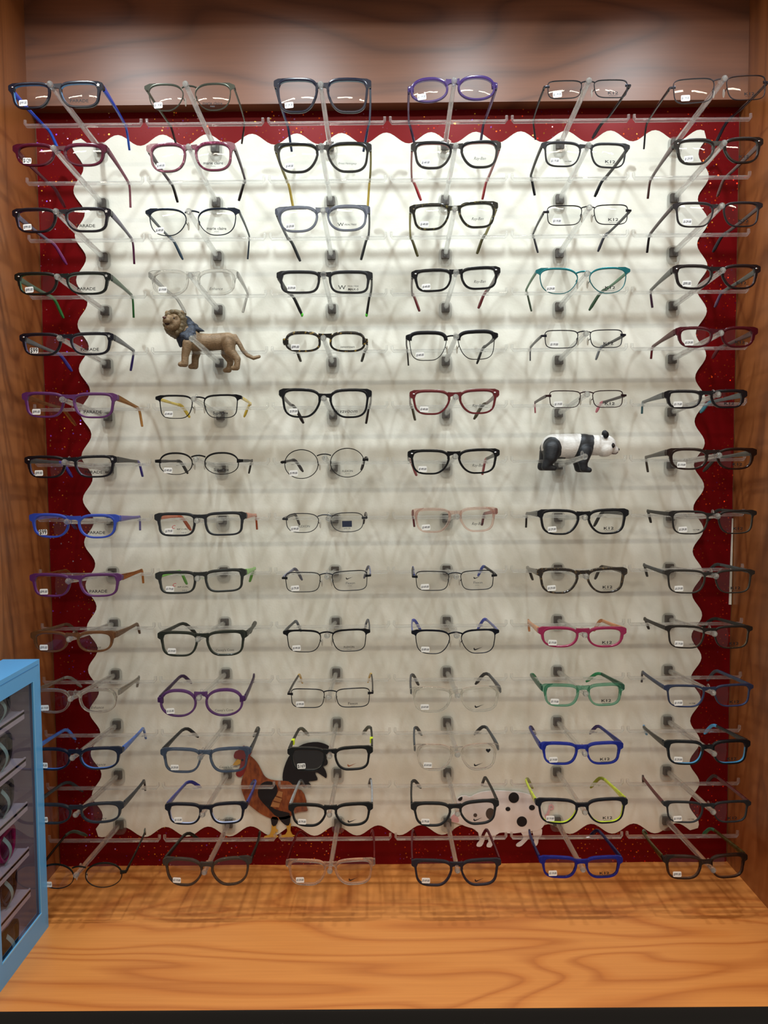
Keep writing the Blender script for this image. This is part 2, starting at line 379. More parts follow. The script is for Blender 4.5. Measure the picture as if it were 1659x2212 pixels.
for r in range(1, 15):
    for c in range(1, 7):
        x, z = COLX(c), ROWZ(r)
        p = empty('display_peg', (x, PANEL_Y, z))
        tag(p, 'clear acrylic peg with crossbar, %s row, %s column from the left' % (ORD[r], COLN[c]), 'display peg', 'acrylic display pegs on the cream board')
        b = mobj('wall_bracket', BRK, p); b.location = (0, -PANEL_Y, 0)
        s = mobj('bracket_socket', SOC, b)
        base = Vector((x, -0.0125, z)); tip = at(*TIPS[r][c - 1], -LROD)
        ro = mobj('rod', ROD, p); ro.location = base - Vector((x, PANEL_Y, z))
        d = tip - base
        ro.rotation_euler = (-d).to_track_quat('Y', 'Z').to_euler()
        st = mobj('rod_stop', STOP, ro); st.location = (0, -0.155, 0.0045)
        rod_line[(r, c)] = (base, d / -d[1])
        cb = mobj('crossbar', BAR, p)
        q = base + (d / -d[1]) * (BD - 0.0125)
        cb.location = (0, -BD - PANEL_Y, BZ)
def rodz(r, c, y):
    b, d = rod_line[(r, c)]; return b[2] + d[2] * (-y - 0.0125)
def rodx(r, c, y):
    b, d = rod_line[(r, c)]; return b[0] + d[0] * (-y - 0.0125)

# ------------------------------------------------------------------ flat print: lettering as thin meshes
TXT = {}
def text_mesh(s, width, mat, shear=0.0, bold=0.0, squash=1.0, key=None):
    k = (s, width, mat.name, shear, bold, squash)
    if k in TXT: return TXT[k]
    cu = bpy.data.curves.new('t', 'FONT'); cu.body = s; cu.align_x = 'CENTER'; cu.align_y = 'CENTER'; cu.shear = shear; cu.offset = bold
    cu.resolution_u = 2; cu.fill_mode = 'FRONT'
    o = bpy.data.objects.new('t', cu); C.objects.link(o)
    dg = bpy.context.evaluated_depsgraph_get(); dg.update()
    me = bpy.data.meshes.new_from_object(o.evaluated_get(dg))
    bpy.data.objects.remove(o); bpy.data.curves.remove(cu)
    xs = [v.co.x for v in me.vertices]; sc = width / (max(xs) - min(xs)); cx = (max(xs) + min(xs)) / 2
    for v in me.vertices:
        v.co = ((v.co.x - cx) * sc, 0.0, v.co.y * sc * squash)
    me.materials.clear(); me.materials.append(mat); me.update()
    TXT[k] = me; return me
INK = solid('15151A', 0.5); INKB = solid('1A1A38', 0.6); GREYINK = solid('55585A', 0.5); RUST = solid('8A4A1C', 0.5); REDINK = solid('B02030', 0.5)
STICK = solid('E9E9E6', 0.55)
def flat_mesh(name, polys, mat):
    mb = MB()
    for q in polys:
        i = len(mb.v); mb.v.extend((p[0], 0, p[1]) for p in q); mb.face(list(range(i, i + len(q))))
    return mb.mesh(name, [mat], False)
SWOOSH_PTS = [(-0.5, 0.02), (-0.47, -0.11), (-0.38, -0.17), (-0.27, -0.15), (0.5, 0.19), (-0.22, -0.02), (-0.32, -0.03), (-0.38, 0.02), (-0.40, 0.12), (-0.47, 0.09)]
def swoosh(w, mat): return flat_mesh('swoosh', [[(x * w, z * w) for x, z in SWOOSH_PTS[::-1]]], mat)
SWM = {'k': swoosh(0.0135, INK), 'r': swoosh(0.0135, RUST), 's': swoosh(0.0105, INK)}
UND = flat_mesh('underline', [[(-0.006, 0), (0.006, 0), (0.006, 0.0004), (-0.006, 0.0004)]], INK)
HEART = flat_mesh('heart', [[(0.0035 * math.sin(t) ** 3, 0.0035 / 16 * (13 * math.cos(t) - 5 * math.cos(2 * t) - 2 * math.cos(3 * t) - math.cos(4 * t))) for t in [2 * PI * i / 24 for i in range(24)]]], INK)
mb = MB(); mb.prism(rrect(0.0118, 0.0078, 0.0014, n=4), -0.0003, 0); STM = mb.mesh('price_sticker', [STICK], False)
def logo_items(k):
    """list of (mesh, du, dv)"""
    if k == 'PARADE': return [(text_mesh('PARADE', 0.0245, INK, 0, 0.012, 0.85), 0, 0)]
    if k == 'K12': return [(text_mesh('K12', 0.0140, INK, 0, 0.02, 0.60), 0, 0), (UND, 0, -0.0036)]
    if k == 'marie': return [(text_mesh('marie claire', 0.0265, INK, 0, 0.014, 0.95), 0, 0.001), (text_mesh('PARIS', 0.006, GREYINK), 0, -0.0032)]
    if k == 'RB': return [(text_mesh('Ray-Ban', 0.0165, INK, 0.35, -0.004, 1.1), 0, 0)]
    if k == 'super': return [(text_mesh('Superflex', 0.021, INK, 0.05, 0.014), 0, 0), (text_mesh('eyewear', 0.006, GREYINK), 0.007, -0.0036)]
    if k == 'FLEXON': return [(text_mesh('FLEXON', 0.0145, INK, 0.0, 0.008), 0, 0), (text_mesh('eyewear', 0.007, GREYINK), 0, -0.0034)]
    if k == 'vavoom': return [(text_mesh('vavoom', 0.024, INK, 0.3, 0.0), 0, 0), (text_mesh('eyewear', 0.009, GREYINK), 0.006, -0.004)]
    if k == 'seventeen': return [(text_mesh('seventeen', 0.0195, INK, 0.2, 0.0, 1.2), 0, 0)]
    if k == 'Enhance': return [(text_mesh('Enhance', 0.018, INK, 0.3, -0.004), 0, 0)]
    if k == 'casey': return [(text_mesh("Casey's Cove", 0.0255, INK, 0.0, -0.006), 0, 0)]
    if k == 'realtree': return [(text_mesh('REALTREE', 0.0165, INK, 0.15, 0.01, 0.8), 0.005, 0), (text_mesh('W', 0.0085, INK, 0, 0.004, 0.8), -0.0085, 0)]
    if k == 'max5': return [(text_mesh('REALTREE', 0.015, INK, 0.15, 0.006, 0.7), 0.006, 0.0022), (text_mesh('MAX-5', 0.0145, INK, 0.15, 0.02, 0.8), 0.006, -0.0022), (text_mesh('W', 0.0105, INK, 0, 0.004, 0.8), -0.0095, 0)]
    if k == 'hem': return [(text_mesh('Ernest Hemingway', 0.025, INK, 0.35, -0.006, 1.2), 0, 0)]
    if k == 'nike': return [(SWM['k'], 0, 0)]
    if k == 'niker': return [(SWM['r'], 0, 0)]
    if k == 'nikef': return [(SWM['s'], 0.0, 0.006), (text_mesh('Flexon', 0.0125, GREYINK, 0.0, 0.004), 0.001, -0.001), (text_mesh('eyewear', 0.006, GREYINK), 0, -0.0045)]
    if k == 'heart': return [(SWM['k'], -0.003, -0.008), (HEART, 0.011, 0.012)]
    return []

# ------------------------------------------------------------------ eyeglasses builder
SHAPES = {  # exponent, taper, lift of outer top, nasal cut, temple height (fraction of half height), endpiece style
    'rect':  (5.6, 0.04, 0.02, 0.06, 0.46), 'rect2': (4.6, 0.07, 0.03, 0.10, 0.52), 'way':   (3.9, 0.10, 0.04, 0.15, 0.58),
    'soft':  (3.3, 0.06, 0.02, 0.08, 0.46), 'oval':  (2.35, 0.00, 0.02, 0.04, 0.30), 'round': (2.05, 0.0, 0.0, 0.0, 0.18),
    'cat':   (3.0, 0.14, 0.08, 0.12, 0.58), 'oct':   (3.2, -0.02, 0.0, 0.0, 0.15), 'square': (4.4, 0.09, 0.02, 0.15, 0.64)}
WRAP = 0.9
DOME = 0.0019
def outline(shape, lw, lh, side, n=44):
    ex, tp, lift, nas, _ = SHAPES[shape]; P = []
    for i in range(n):
        a = 2 * PI * i / n; ca, sa = math.cos(a), math.sin(a)
        e_ = ex if sa > 0 else 2 + (ex - 2) * 0.62
        u = math.copysign(abs(ca) ** (2 / e_), ca); v = math.copysign(abs(sa) ** (2 / e_), sa)   # u>0 = outer side
        if ex > 2.5 and v > 0 and u < 0: v *= 1 - 0.10 * u * u
        x = u * (1 + tp * v * (1 if u > 0 else 0.6)); y = v + lift * u * (1 if v > 0 else 0.3)
        if u < 0: x += nas * 1.5 * max(0.0, 0.35 - v) ** 1.4 * -u
        P.append((side * x * lw / 2, y * lh / 2))
    return P
def darker(hexc, k=0.6):
    return '%02X%02X%02X' % tuple(int(int(hexc[i:i + 2], 16) * k) for i in (0, 2, 4))
def resolve(code):
    """colour code -> material: 'k:'+hex glossy, 'm:' matte, 'c:' clear tinted, 't:' tortoise a/b, 'x:' metal"""
    kind, v = code.split(':')
    if kind == 'k': return solid(v, 0.24)
    if kind == 'm': return solid(v, 0.42)
    if kind == 'x': return solid(v, 0.32, 0.75)
    if kind == 'c': return crystal(v)
    if kind == 'd': return crystal(v, 0.42)
    if kind == 't': a, b = v.split('/'); return tortoise(a, b)
def build_glasses(root, W, H, shape, style, front, inner, temple, tipc, bridge_v, temple_drop, tl=0.132, lens_tint=None, temples=True, rest_y=0.095, only_front=False):
    """front plane at local y=0, facing -y; local z up; returns lens centre offset and opening"""
    ex, tp, lift, nas, tv = SHAPES[shape]
    metal = style in ('metal', 'brow', 'mbrow')
    if style == 'plastic': tt, ts, tb, dep, gap, sidew = 0.0040, 0.0030, 0.0025, 0.0040, 0.0180, 0.0082
    elif style == 'thin':  tt, ts, tb, dep, gap, sidew = 0.0030, 0.0020, 0.0016, 0.0030, 0.0176, 0.0075
    elif style == 'chunky': tt, ts, tb, dep, gap, sidew = 0.0056, 0.0052, 0.0042, 0.0046, 0.0150, 0.0050
    else: tt, ts, tb, dep, gap, sidew = 0.0012, 0.0010, 0.0010, 0.0016, 0.0182, 0.0066
    if style == 'mbrow': tt = 0.0026; ts = 0.0012; sidew = 0.0075
    if shape in ('oval', 'oct') and style == 'plastic': sidew = 0.0066
    lw = (W - gap - 2 * sidew) / 2; lh = H - tt - tb; zc = (tb - tt) / 2
    fm, im = resolve(front), resolve(inner)
    mb = MB()
    lc = gap / 2 + lw / 2
    wrap = lambda u: WRAP * u * u
    for sd in (-1, 1):
        P = outline(shape, lw, lh, sd); n = len(P); rs = []
        for i in range(n):
            a, b = P[(i - 1) % n], P[(i + 1) % n]; tx, tz = b[0] - a[0], b[1] - a[1]; l = math.hypot(tx, tz)
            nx_, nz_ = tz / l * sd, -tx / l * sd
            k = nz_; t = ts + (tt - ts) * max(0, k) ** 1.5 + (tb - ts) * max(0, -k) ** 1.5
            sec = [(0.0, -0.42), (0.12, -0.5), (0.88, -0.5), (1.0, -0.40), (1.0, 0.40), (0.88, 0.5), (0.0, 0.5)]
            r = []
            for (o_, y_) in sec:
                u = sd * lc + P[i][0] + nx_ * o_ * t; v = zc + P[i][1] + nz_ * o_ * t
                r.append((u, y_ * dep + wrap(u), v))
            rs.append(r)
        mb.rings(rs, close=True, mi=lambda k: 1 if k in (5, 6) else 0)
    ve = zc + tv * lh / 2
    wing = style in ('plastic', 'thin', 'mbrow', 'brow') and shape not in ('oval', 'round', 'oct')
    eh = {'plastic': 0.0082, 'chunky': 0.010, 'thin': 0.0056, 'metal': 0.0032, 'brow': 0.0062, 'mbrow': 0.0048}[style]
    if wing: ve = zc + lh / 2 + tt * 0.9 - eh * 0.62 - 0.0012
    if style == 'brow':      # thick plastic brow over a wire rim
        for sd in (-1, 1):
            P = outline(shape, lw, lh, sd); up = sorted([p for p in P if p[1] > lh * 0.16], key=lambda p: p[0])
            path = [(sd * lc + p[0], wrap(sd * lc + p[0]) - 0.0006, zc + p[1] + 0.0016) for p in up]
            mb.sweep(path, [(0.0040, 0.0052)] * len(path), up=(0, 0, 1), nseg=8)
    def wprism(pts, d):      # flat piece following the wrap of the front
        i = len(mb.v); n = len(pts)
        for y_ in (-d / 2, d / 2): mb.v.extend((p[0], y_ + wrap(p[0]), p[1]) for p in pts)
        mb.face([i + k for k in range(n)], 0); mb.face([i + n + k for k in range(n)][::-1], 1)
        for k in range(n):
            l = (k + 1) % n; mb.face([i + k, i + n + k, i + n + l, i + l], 0)
    top = zc + lh / 2 + tt * 0.9; xo = lc + lw / 2 + ts
    for sd in (-1, 1):
        x1 = W / 2
        if wing:
            q = [(lc + lw * 0.30, top - 0.0002 + lift * lh * 0.28), (xo - 0.001, top - 0.0004 + lift * lh * 0.45), (x1 - 0.0008, ve + eh * 0.52), (x1, ve + eh * 0.36), (x1, ve - eh * 0.30), (x1 - 0.0012, ve - eh * 0.46), (x1 - 0.0040, ve - eh * 0.66),
                 (xo + 0.0008, ve - eh * 0.98), (xo - 0.0002, ve - eh * 1.5), (lc + lw / 2 * (1 + tp * 0.4) + 0.0004, ve - eh * 0.8), (lc + lw / 2 * 0.93, zc + lh / 2 * 0.93)]
            q = [(sd * u, v) for u, v in q]
            wprism(q if sd < 0 else q[::-1], dep * 0.98)
        else:
            x0 = lc + lw / 2 * 0.93
            mb.sweep([(sd * x0, wrap(x0), ve), (sd * (x1 - 0.004), wrap(x1) - 0.0004, ve), (sd * (x1 - 0.0016), wrap(x1) + 0.0006, ve)], [(dep * 0.95, eh * 1.25), (dep * 0.95, eh), (dep * 0.9, eh * 0.9)], nseg=8)
        mb.sweep([(sd * (x1 - 0.0016), wrap(x1) - dep * 0.3, ve), (sd * (x1 - 0.0013), wrap(x1) + 0.003, ve), (sd * (x1 - 0.0012), wrap(x1) + 0.0068, ve)], [(0.0028, eh * 0.92), (0.0027, eh * 0.9), (0.0026, eh * 0.85)], nseg=8)
    # bridge
    if metal:
        g2 = gap / 2 + 0.0008; path = []; secs = []
        for i in range(9):
            t = -1 + 2 * i / 8; u = t * g2
            path.append((u, wrap(u) - 0.0006, bridge_v + 0.0022 * (1 - t * t))); secs.append((0.0015, 0.0016 if style == 'metal' else 0.0022))
        mb.sweep(path, secs, nseg=8)
    else:
        g2 = gap / 2 + ts * 0.1; k_ = 1.0 if style != 'thin' else 0.75; up_ = []; dn_ = []
        for i in range(11):
            t = -1 + 2 * i / 10; u = t * g2
            up_.append((u, bridge_v + k_ * (0.0026 + 0.0006 * abs(t) ** 2))); dn_.append((u, bridge_v - k_ * (0.0022 + 0.0058 * abs(t) ** 3)))
        wprism(dn_ + up_[::-1], dep * 0.98)
    fr = mobj('frame_front', mb.mesh('frame_front', [fm, im]), root)
    lm = lens_mat() if not lens_tint else clear(lens_tint, 0.25, 0.04, 0.6)
    for sd in (-1, 1):
        P = outline(shape, lw + 0.0006, lh + 0.0006, sd); l = MB()
        l.v.append((sd * lc, wrap(lc) - DOME, zc))
        for k in (0.25, 0.5, 0.75, 1.0):
            for p in P: l.v.append((sd * lc + p[0] * k, wrap(sd * lc + p[0] * k) - DOME * (1 - (p[0] * p[0] + p[1] * p[1]) * k * k / (lw * lw / 4)), zc + p[1] * k))
        n = len(P)
        for i in range(n):
            j = (i + 1) % n; l.face([0, 1 + i, 1 + j])
            for k in range(3): l.face([1 + k * n + i, 1 + (k + 1) * n + i, 1 + (k + 1) * n + j, 1 + k * n + j])
        mobj('lens', l.mesh('lens', [lm]), root)
    if metal or style == 'thinpads':
        for sd in (-1, 1):
            l = MB(); px = sd * (gap / 2 - 0.0022); pz = zc - lh * 0.10
            l.ball((px, 0.0065, pz), (0.0014, 0.003, 0.0058), nu=8, nv=6)
            l.sweep([(sd * (gap / 2 + 0.0004), 0.001, zc + lh * 0.06), (sd * (gap / 2 + 0.0002), 0.005, zc + lh * 0.02), (px + sd * 0.001, 0.0065, pz + 0.001)], [(0.0009, 0.0009)] * 3, up=(1, 0, 0), nseg=6, mi=1)
            mobj('nose_pad', l.mesh('nose_pad', [clear('F0EEE8', 0.45, 0.1), fm]), root)
    if temples:
        tm, pm = resolve(temple), resolve(tipc)
        h0 = {'plastic': 0.0088, 'chunky': 0.0095, 'thin': 0.0056, 'metal': 0.0040, 'brow': 0.0055, 'mbrow': 0.0044}[style]
        th = 0.0030 if not metal else 0.0022
        for sd in (-1, 1):
            jit = random.uniform(-0.002, 0.003); x1 = W / 2 - 0.0016; y0 = wrap(W / 2) + 0.0055
            slope = -temple_drop / (rest_y - y0)
            l = MB(); path = []; secs = []
            yb = rest_y + 0.008
            for i in range(6):
                t = i / 5; y = y0 + (yb - y0) * t
                path.append((sd * (x1 - 0.003 * t * t), y, ve + slope * (y - y0))); hh = h0 + (0.0046 - h0) * min(1, t * 1.5)
                secs.append((th, hh if not metal else (h0 if t < 0.55 else 0.0036)))
            l.sweep(path, secs, nseg=8, power=5)
            te = mobj('temple', l.mesh('temple', [tm]), root)
            l = MB(); p = Vector(path[-1]); q = []; sc = []; ang0 = math.atan(slope); L2 = tl - (yb - y0)
            for i in range(7):
                t = i / 6; an = ang0 - math.radians(46) * min(1, t * 2.4)
                q.append(tuple(p)); sc.append((th * (1.0 + 0.15 * t), 0.0046 + 0.0013 * t if i < 6 else 0.0028))
                p = p + Vector((-sd * (0.0014 + jit * 0.5), math.cos(an) * L2 / 6, math.sin(an) * L2 / 6))
            l.sweep(q, sc, nseg=8, power=4)
            mobj('temple_tip', l.mesh('temple_tip', [pm]), te)
    return lc, lw, lh, zc, ve

def add_print(root, items, u, v):
    first = None
    for me, du, dv in items:
        uu = u + du
        o = mobj('lens_print', me, root if first is None else first)
        if first is None:
            o.location = (uu, WRAP * uu * uu - DOME - 0.0004, v + dv); o.rotation_euler = (0, 0, math.atan(2 * WRAP * uu)); first = o; f0 = (uu, v + dv)
        else:
            o.location = (uu - f0[0], -0.0001, v + dv - f0[1])
        o.name = 'lens_print'
STUD = MB(); STUD.ball((0, 0, 0), (0.0016, 0.0005, 0.0009), nu=8, nv=4); STUD = STUD.mesh('stud', [solid('E8E8EA', 0.2, 1.0)])
def star_mesh():
    q = [((0.0026 if i % 2 == 0 else 0.0011) * math.sin(PI * i / 5), (0.0026 if i % 2 == 0 else 0.0011) * math.cos(PI * i / 5)) for i in range(10)]
    m = MB(); m.prism(q[::-1], -0.0004, 0.0002); return m.mesh('star', [solid('E8E8EA', 0.2, 1.0)], False)
STAR = star_mesh()

K = 'k:0E0E12'; KM = 'm:17171A'
# row, col, x0, x1, y centre, height (pixels of the photograph), roll, shape, style, front, inner, temple, tip, logo, price, description
G = [
(1,1,17,222,205,58,-0.5,'rect2','plastic','k:0B0F1C','k:3F8FC8','k:1746B8','k:2358C8','PARADE','$99.00','glossy black eyeglasses with blue inner rims and bright blue temples'),
(1,2,311,507,209,60,0.3,'cat','mbrow','x:2E3028','x:3A3C34','k:3A3C2C','k:2A1C1E','marie','$119.00','olive grey metal eyeglasses with thin lower rims and nose pads'),
(1,3,591,802,206,76,1.0,'square','plastic','k:0C1020','k:2C5878','k:23406A','k:16305A','','$129.00','large square navy black eyeglasses with blue-edged rims'),
(1,4,881,1076,192,54,-1.5,'oval','plastic','d:4A3478','d:B4A6D8','c:A79CC0','d:5A5070','','$119.00','oval purple eyeglasses with lilac inner rims and clear temples'),
(1,5,1175,1365,192,40,0.0,'rect','metal','x:1C1C22','x:30303A','x:22262A','m:302A2C','K12','$119.00','thin black wire eyeglasses with small rectangular lenses'),
(1,6,1448,1665,192,54,-2.2,'rect','metal','x:2C2A30','x:3A383C','t:1A1416/4A2A24','m:1C1A24','K12','$119.00','thin gunmetal wire eyeglasses tilting up to the right'),
(2,1,26,231,334,50,0.8,'soft','plastic','d:5A0E2C','c:8A3058','c:9A6074','c:8A5060','','$129','burgundy translucent eyeglasses with wide shiny side corners'),
(2,2,316,508,339,64,-0.5,'soft','plastic','t:5A1C34/8A4A62','d:7A3450','d:4A3440','k:1C1418','marie','$149.00','mottled burgundy eyeglasses with rounded lenses and dark mauve temples'),
(2,3,592,803,340,66,0.4,'way','plastic','k:0E0F12','d:8A8030','d:8A7C28','c:C0A850','hem','$149.00','black rounded eyeglasses with olive yellow temples'),
(2,4,888,1083,334,60,0.0,'way','plastic','k:0C0C10','k:8E1E28','k:A02832','k:B03840','RB','$149.00','black eyeglasses with red inner rims and red temples'),
(2,5,1169,1361,334,55,2.4,'rect2','thin','m:1A1A1E','m:2A2226','m:241A1C','m:181C24','K12','$119.00','matte black eyeglasses with narrow rims, tilting down to the right'),
(2,6,1456,1650,326,57,-0.6,'way','plastic','k:15100F','k:2A1A18','k:4A2424','k:5A3434','K12','$129.00','dark brown-black eyeglasses with twin rivets and dark red temples'),
(3,1,25,239,475,54,0.3,'rect2','plastic','k:100A14','k:3A2050','k:3A2A50','k:6A1C5A','PARADE','$99.00','black eyeglasses with star rivets and purple temples'),
(3,2,313,518,479,60,0.4,'cat','mbrow','x:141C2A','x:1A2230','m:3A4650','k:1E3E58','marie','$149.00','navy metal eyeglasses with a heavy brow and slate blue temples'),
(3,3,594,800,472,57,-0.3,'soft','plastic','d:6A6E7C','c:9A9EAC','d:5C606C','d:44484E','realtree','$159.00','smoky grey translucent eyeglasses with rounded rectangular lenses'),
(3,4,885,1077,466,58,-1.5,'square','plastic','t:15140E/5A5028','t:2A2616/6A6038','c:948C60','d:6A6440','RB','$149.00','dark tortoiseshell square eyeglasses with olive translucent temples'),
(3,5,1174,1366,464,44,0.0,'rect','metal','x:1E1E24','x:2C2C34','m:2A2C34','m:24263A','K12','$119.00','thin black wire eyeglasses with broad dark grey temples'),
(3,6,1454,1649,463,55,0.6,'rect2','thin','m:1A1418','m:2A1E22','m:3A1E22','m:1C1820','K12','$129.00','matte black-brown eyeglasses with slim rims and dark red temples'),
(4,1,30,239,612,50,0.5,'rect2','plastic','k:0C100E','k:1C5A30','k:284830','k:1E7A38','PARADE','$99.00','black eyeglasses with star rivets and green temples'),
(4,2,320,515,610,56,0.4,'soft','plastic','c:F2F2F0','c:F4F4F2','c:D8D8D8','c:D8D8D8','Enhance','$119.00','crystal clear eyeglasses with rounded lenses above the toy lion'),
(4,3,597,805,609,50,1.0,'rect','plastic','m:141519','m:1A1B20','m:15161A','m:17181C','max5','$159.00','matte black rectangular eyeglasses with lime green temple ends'),
(4,4,889,1082,603,50,-1.8,'rect2','plastic','k:0C0C10','k:2A1A1E','k:4A2428','k:7A2C36','RB','$149.00','glossy black rectangular eyeglasses with dark red temples'),
(4,5,1158,1363,606,57,0.3,'cat','mbrow','x:1F6A72','x:2A7078','m:4A7A5A','k:2C4A34','K12','$129.00','teal metal eyeglasses with curved lenses and green temples'),
(4,6,1453,1644,598,54,0.8,'way','plastic','k:180E10','k:3A1A20','k:3A3A34','k:4A2A50','K12','$99.00','black-burgundy eyeglasses with rivets and dark grey temples'),
(5,1,41,245,743,50,0.2,'rect2','plastic','k:0E0C16','k:2A2058','k:363840','k:2C2080','PARADE','$99','black eyeglasses with star rivets, violet inside the temples'),
(5,3,610,795,738,45,1.0,'oct','plastic','t:14100C/8A7030','t:1A1612/6A5630','t:16120E/6A5428','t:16120E/6A5428','seventeen','$99.00','dark tortoiseshell eyeglasses with octagonal lenses'),
(5,4,877,1077,748,60,-0.3,'square','brow','x:1C1C20','x:26262A','m:1A1A1E','k:121216','','$149.00','black browline eyeglasses with wire lower rims'),
(5,5,1169,1354,732,40,0.3,'rect','metal','x:1C1C28','x:2A2A34','x:2C2C30','m:7A8088','K12','$119.00','thin dark wire eyeglasses with light grey temple ends'),
(5,6,1459,1638,728,46,0.9,'soft','plastic','d:5A0E1E','d:7A2A34','d:6A3C38','d:7A2430','K12','$129.00','wine red translucent eyeglasses with soft rectangular lenses'),
(6,1,46,252,875,56,1.5,'rect2','plastic','m:4A1450','m:6A2470','c:C08A50','c:D09A58','PARADE','$99.00','matte purple eyeglasses with amber translucent temple ends'),
(6,2,335,522,878,52,0.3,'rect2','mbrow','x:16161A','x:222226','k:E0C030','k:D8B828','super','$149.00','black metal eyeglasses with bright yellow temples'),
(6,3,602,803,871,64,1.2,'way','plastic','k:0E1014','k:16181C','k:3A2A30','k:241A1E','vavoom','$159.00','large glossy black eyeglasses with dark brown temples'),
(6,4,885,1079,868,55,0.0,'way','plastic','k:5A1218','k:6A1C22','k:5A2A28','k:4A4430','RB','$149.00','dark red eyeglasses with small silver rivets'),
(6,5,1179,1355,862,38,0.6,'rect','metal','x:2E181C','x:3A2226','m:3A2A2C','k:D07888','K12','$119.00','thin brown wire eyeglasses with pink temple ends'),
(6,6,1435,1615,862,41,0.4,'rect2','plastic','k:120E12','k:2A1C20','k:4A4E50','k:3C7888','K12','$119.00','low black eyeglasses with blue-green temple ends'),
(7,1,52,252,1008,49,0.4,'rect2','plastic','k:0C0A12','k:2E2458','k:24242A','k:2C2090','PARADE','$99.00','black eyeglasses with gold rivets and violet temple ends'),
(7,2,333,525,1001,49,0.6,'oval','mbrow','x:1A1A1C','x:242426','m:2A2628','m:1C1818','super','$149.00','black metal eyeglasses with oval lenses and nose pads'),
(7,3,605,796,1001,64,-0.8,'round','metal','x:18181A','x:222224','m:2A2628','m:302A2C','FLEXON','$199.00','thin black wire eyeglasses with round lenses'),
(7,4,881,1080,997,55,0.0,'way','plastic','k:0A0A0D','k:141418','k:1A1618','k:A04850','RB','$149.00','glossy black eyeglasses with silver rivets and red temple ends'),
(7,6,1441,1636,991,48,0.8,'soft','plastic','d:2E1A14','d:4A3028','k:3A3630','k:322C28','K12','$119.00','brown eyeglasses with soft rectangular lenses and grey-brown temples'),
(8,1,62,257,1136,53,1.6,'soft','plastic','m:1C3A9A','m:2A4AB0','k:4A3A90','c:8A86C8','PARADE','$99','matte royal blue eyeglasses with purple-grey temples'),
(8,2,333,532,1132,52,0.0,'rect','plastic','m:202226','m:3A3C40','k:C05A30','k:B85028','rip','$179.00','matte charcoal rectangular eyeglasses with orange inside the temples'),
(8,3,609,794,1129,43,0.0,'soft','metal','x:3A3C40','x:4A4C50','x:4A4044','m:3A3234','navy','$199.00','thin grey wire eyeglasses with a dark blue square on one lens'),
(8,4,890,1076,1123,54,-0.2,'square','plastic','c:F4DCD4','c:F8E8E2','c:D8A8A8','k:6A2838','RB','$149.00','pale pink crystal eyeglasses with maroon temple ends'),
(8,5,1161,1359,1127,56,0.2,'way','plastic','k:101014','k:1A1A20','k:1C1C20','k:141418','K12','$129.00','glossy black rounded eyeglasses beneath the toy panda'),
(8,6,1445,1636,1128,52,0.3,'rect2','thin','m:1C1816','d:6A6050','m:22201E','m:1C1A1A','K12','$129.00','black-topped eyeglasses with thin taupe lower rims'),
(9,1,63,262,1264,51,0.8,'rect2','plastic','m:4A1450','m:62206A','c:C87838','c:D08840','PARADE','$99.00','matte purple eyeglasses with orange temples'),
(9,2,335,532,1256,50,-1.4,'rect','plastic','m:262826','m:3A3C3A','k:6AC030','k:58A828','rip','$179.00','matte dark grey rectangular eyeglasses with lime green temples'),
(9,3,608,802,1256,44,-0.8,'rect','metal','x:1E2024','x:2A2C30','m:6A6C84','m:54566A','nikef','$179.00','thin black wire eyeglasses with lilac grey temple ends'),
(9,4,890,1075,1254,43,0.0,'rect','metal','x:1E2024','x:2A2C30','m:1E2024','k:2848B8','nikef','$169.00','thin black wire eyeglasses with bright blue temple ends'),
(9,5,1160,1356,1254,56,0.2,'way','plastic','t:20160E/5A4628','t:2A1E14/5A4628','t:2A2018/4A3A24','k:2A201A','K12','$129.00','brown tortoiseshell rounded eyeglasses'),
(9,6,1436,1632,1256,52,0.7,'rect2','thin','m:26221E','d:5A5044','m:34383A','m:2C2E30','K12','$129.00','dark grey-brown slim eyeglasses with grey temples'),
(10,1,65,250,1386,46,0.8,'soft','plastic','d:7A4E2C','c:A8784C','d:7A5030','d:6A442C','Enhance','$99.00','tan brown translucent eyeglasses above the blue case'),
(10,2,340,534,1390,55,0.0,'rect2','plastic','d:2E342C','d:4A5044','d:2C322C','k:262A26','casey','$129.00','dark grey-green rectangular eyeglasses'),
(10,3,611,800,1384,49,0.0,'rect2','mbrow','x:17181C','x:222428','m:2A3038','k:1E3450','FLEXON','$199.00','black metal eyeglasses with dark blue temple ends'),
(10,4,889,1079,1386,53,0.2,'way','mbrow','x:141824','x:1C2030','k:2A388A','k:3848B8','nike','$189.00','navy black metal eyeglasses with blue temples'),
(10,5,1163,1354,1376,45,0.9,'soft','plastic','k:8A1444','k:A82858','k:D08850','c:E0A070','K12','$119.00','crimson pink eyeglasses with peach orange temples'),
(10,6,1437,1627,1376,50,1.0,'rect2','thin','m:1C1612','t:3A2A18/6A5030','m:1E1A18','m:181614','K12','$119.00','slim black eyeglasses fading to tortoiseshell below'),
(11,1,66,258,1514,53,0.6,'soft','plastic','c:EDEBE6','c:F4F2EC','c:CFCBC4','d:9A948C','Enhance','$119.00','crystal clear eyeglasses partly behind the blue case'),
(11,2,339,530,1518,60,0.0,'oval','plastic','d:5A3070','c:9A78B0','d:4A3458','d:4A2C60','casey','$125.00','purple translucent eyeglasses with round lenses'),
(11,3,620,807,1508,42,0.2,'rect','metal','x:1C1C20','x:28282C','x:222226','k:D0A838','Flex2','$199.00','thin black wire eyeglasses with yellow temple ends'),
(11,4,886,1084,1511,55,0.0,'square','plastic','c:F2F2EE','c:F6F6F2','m:3A3C42','m:2C2E32','nike','$169.00','crystal clear square eyeglasses with dark grey temples'),
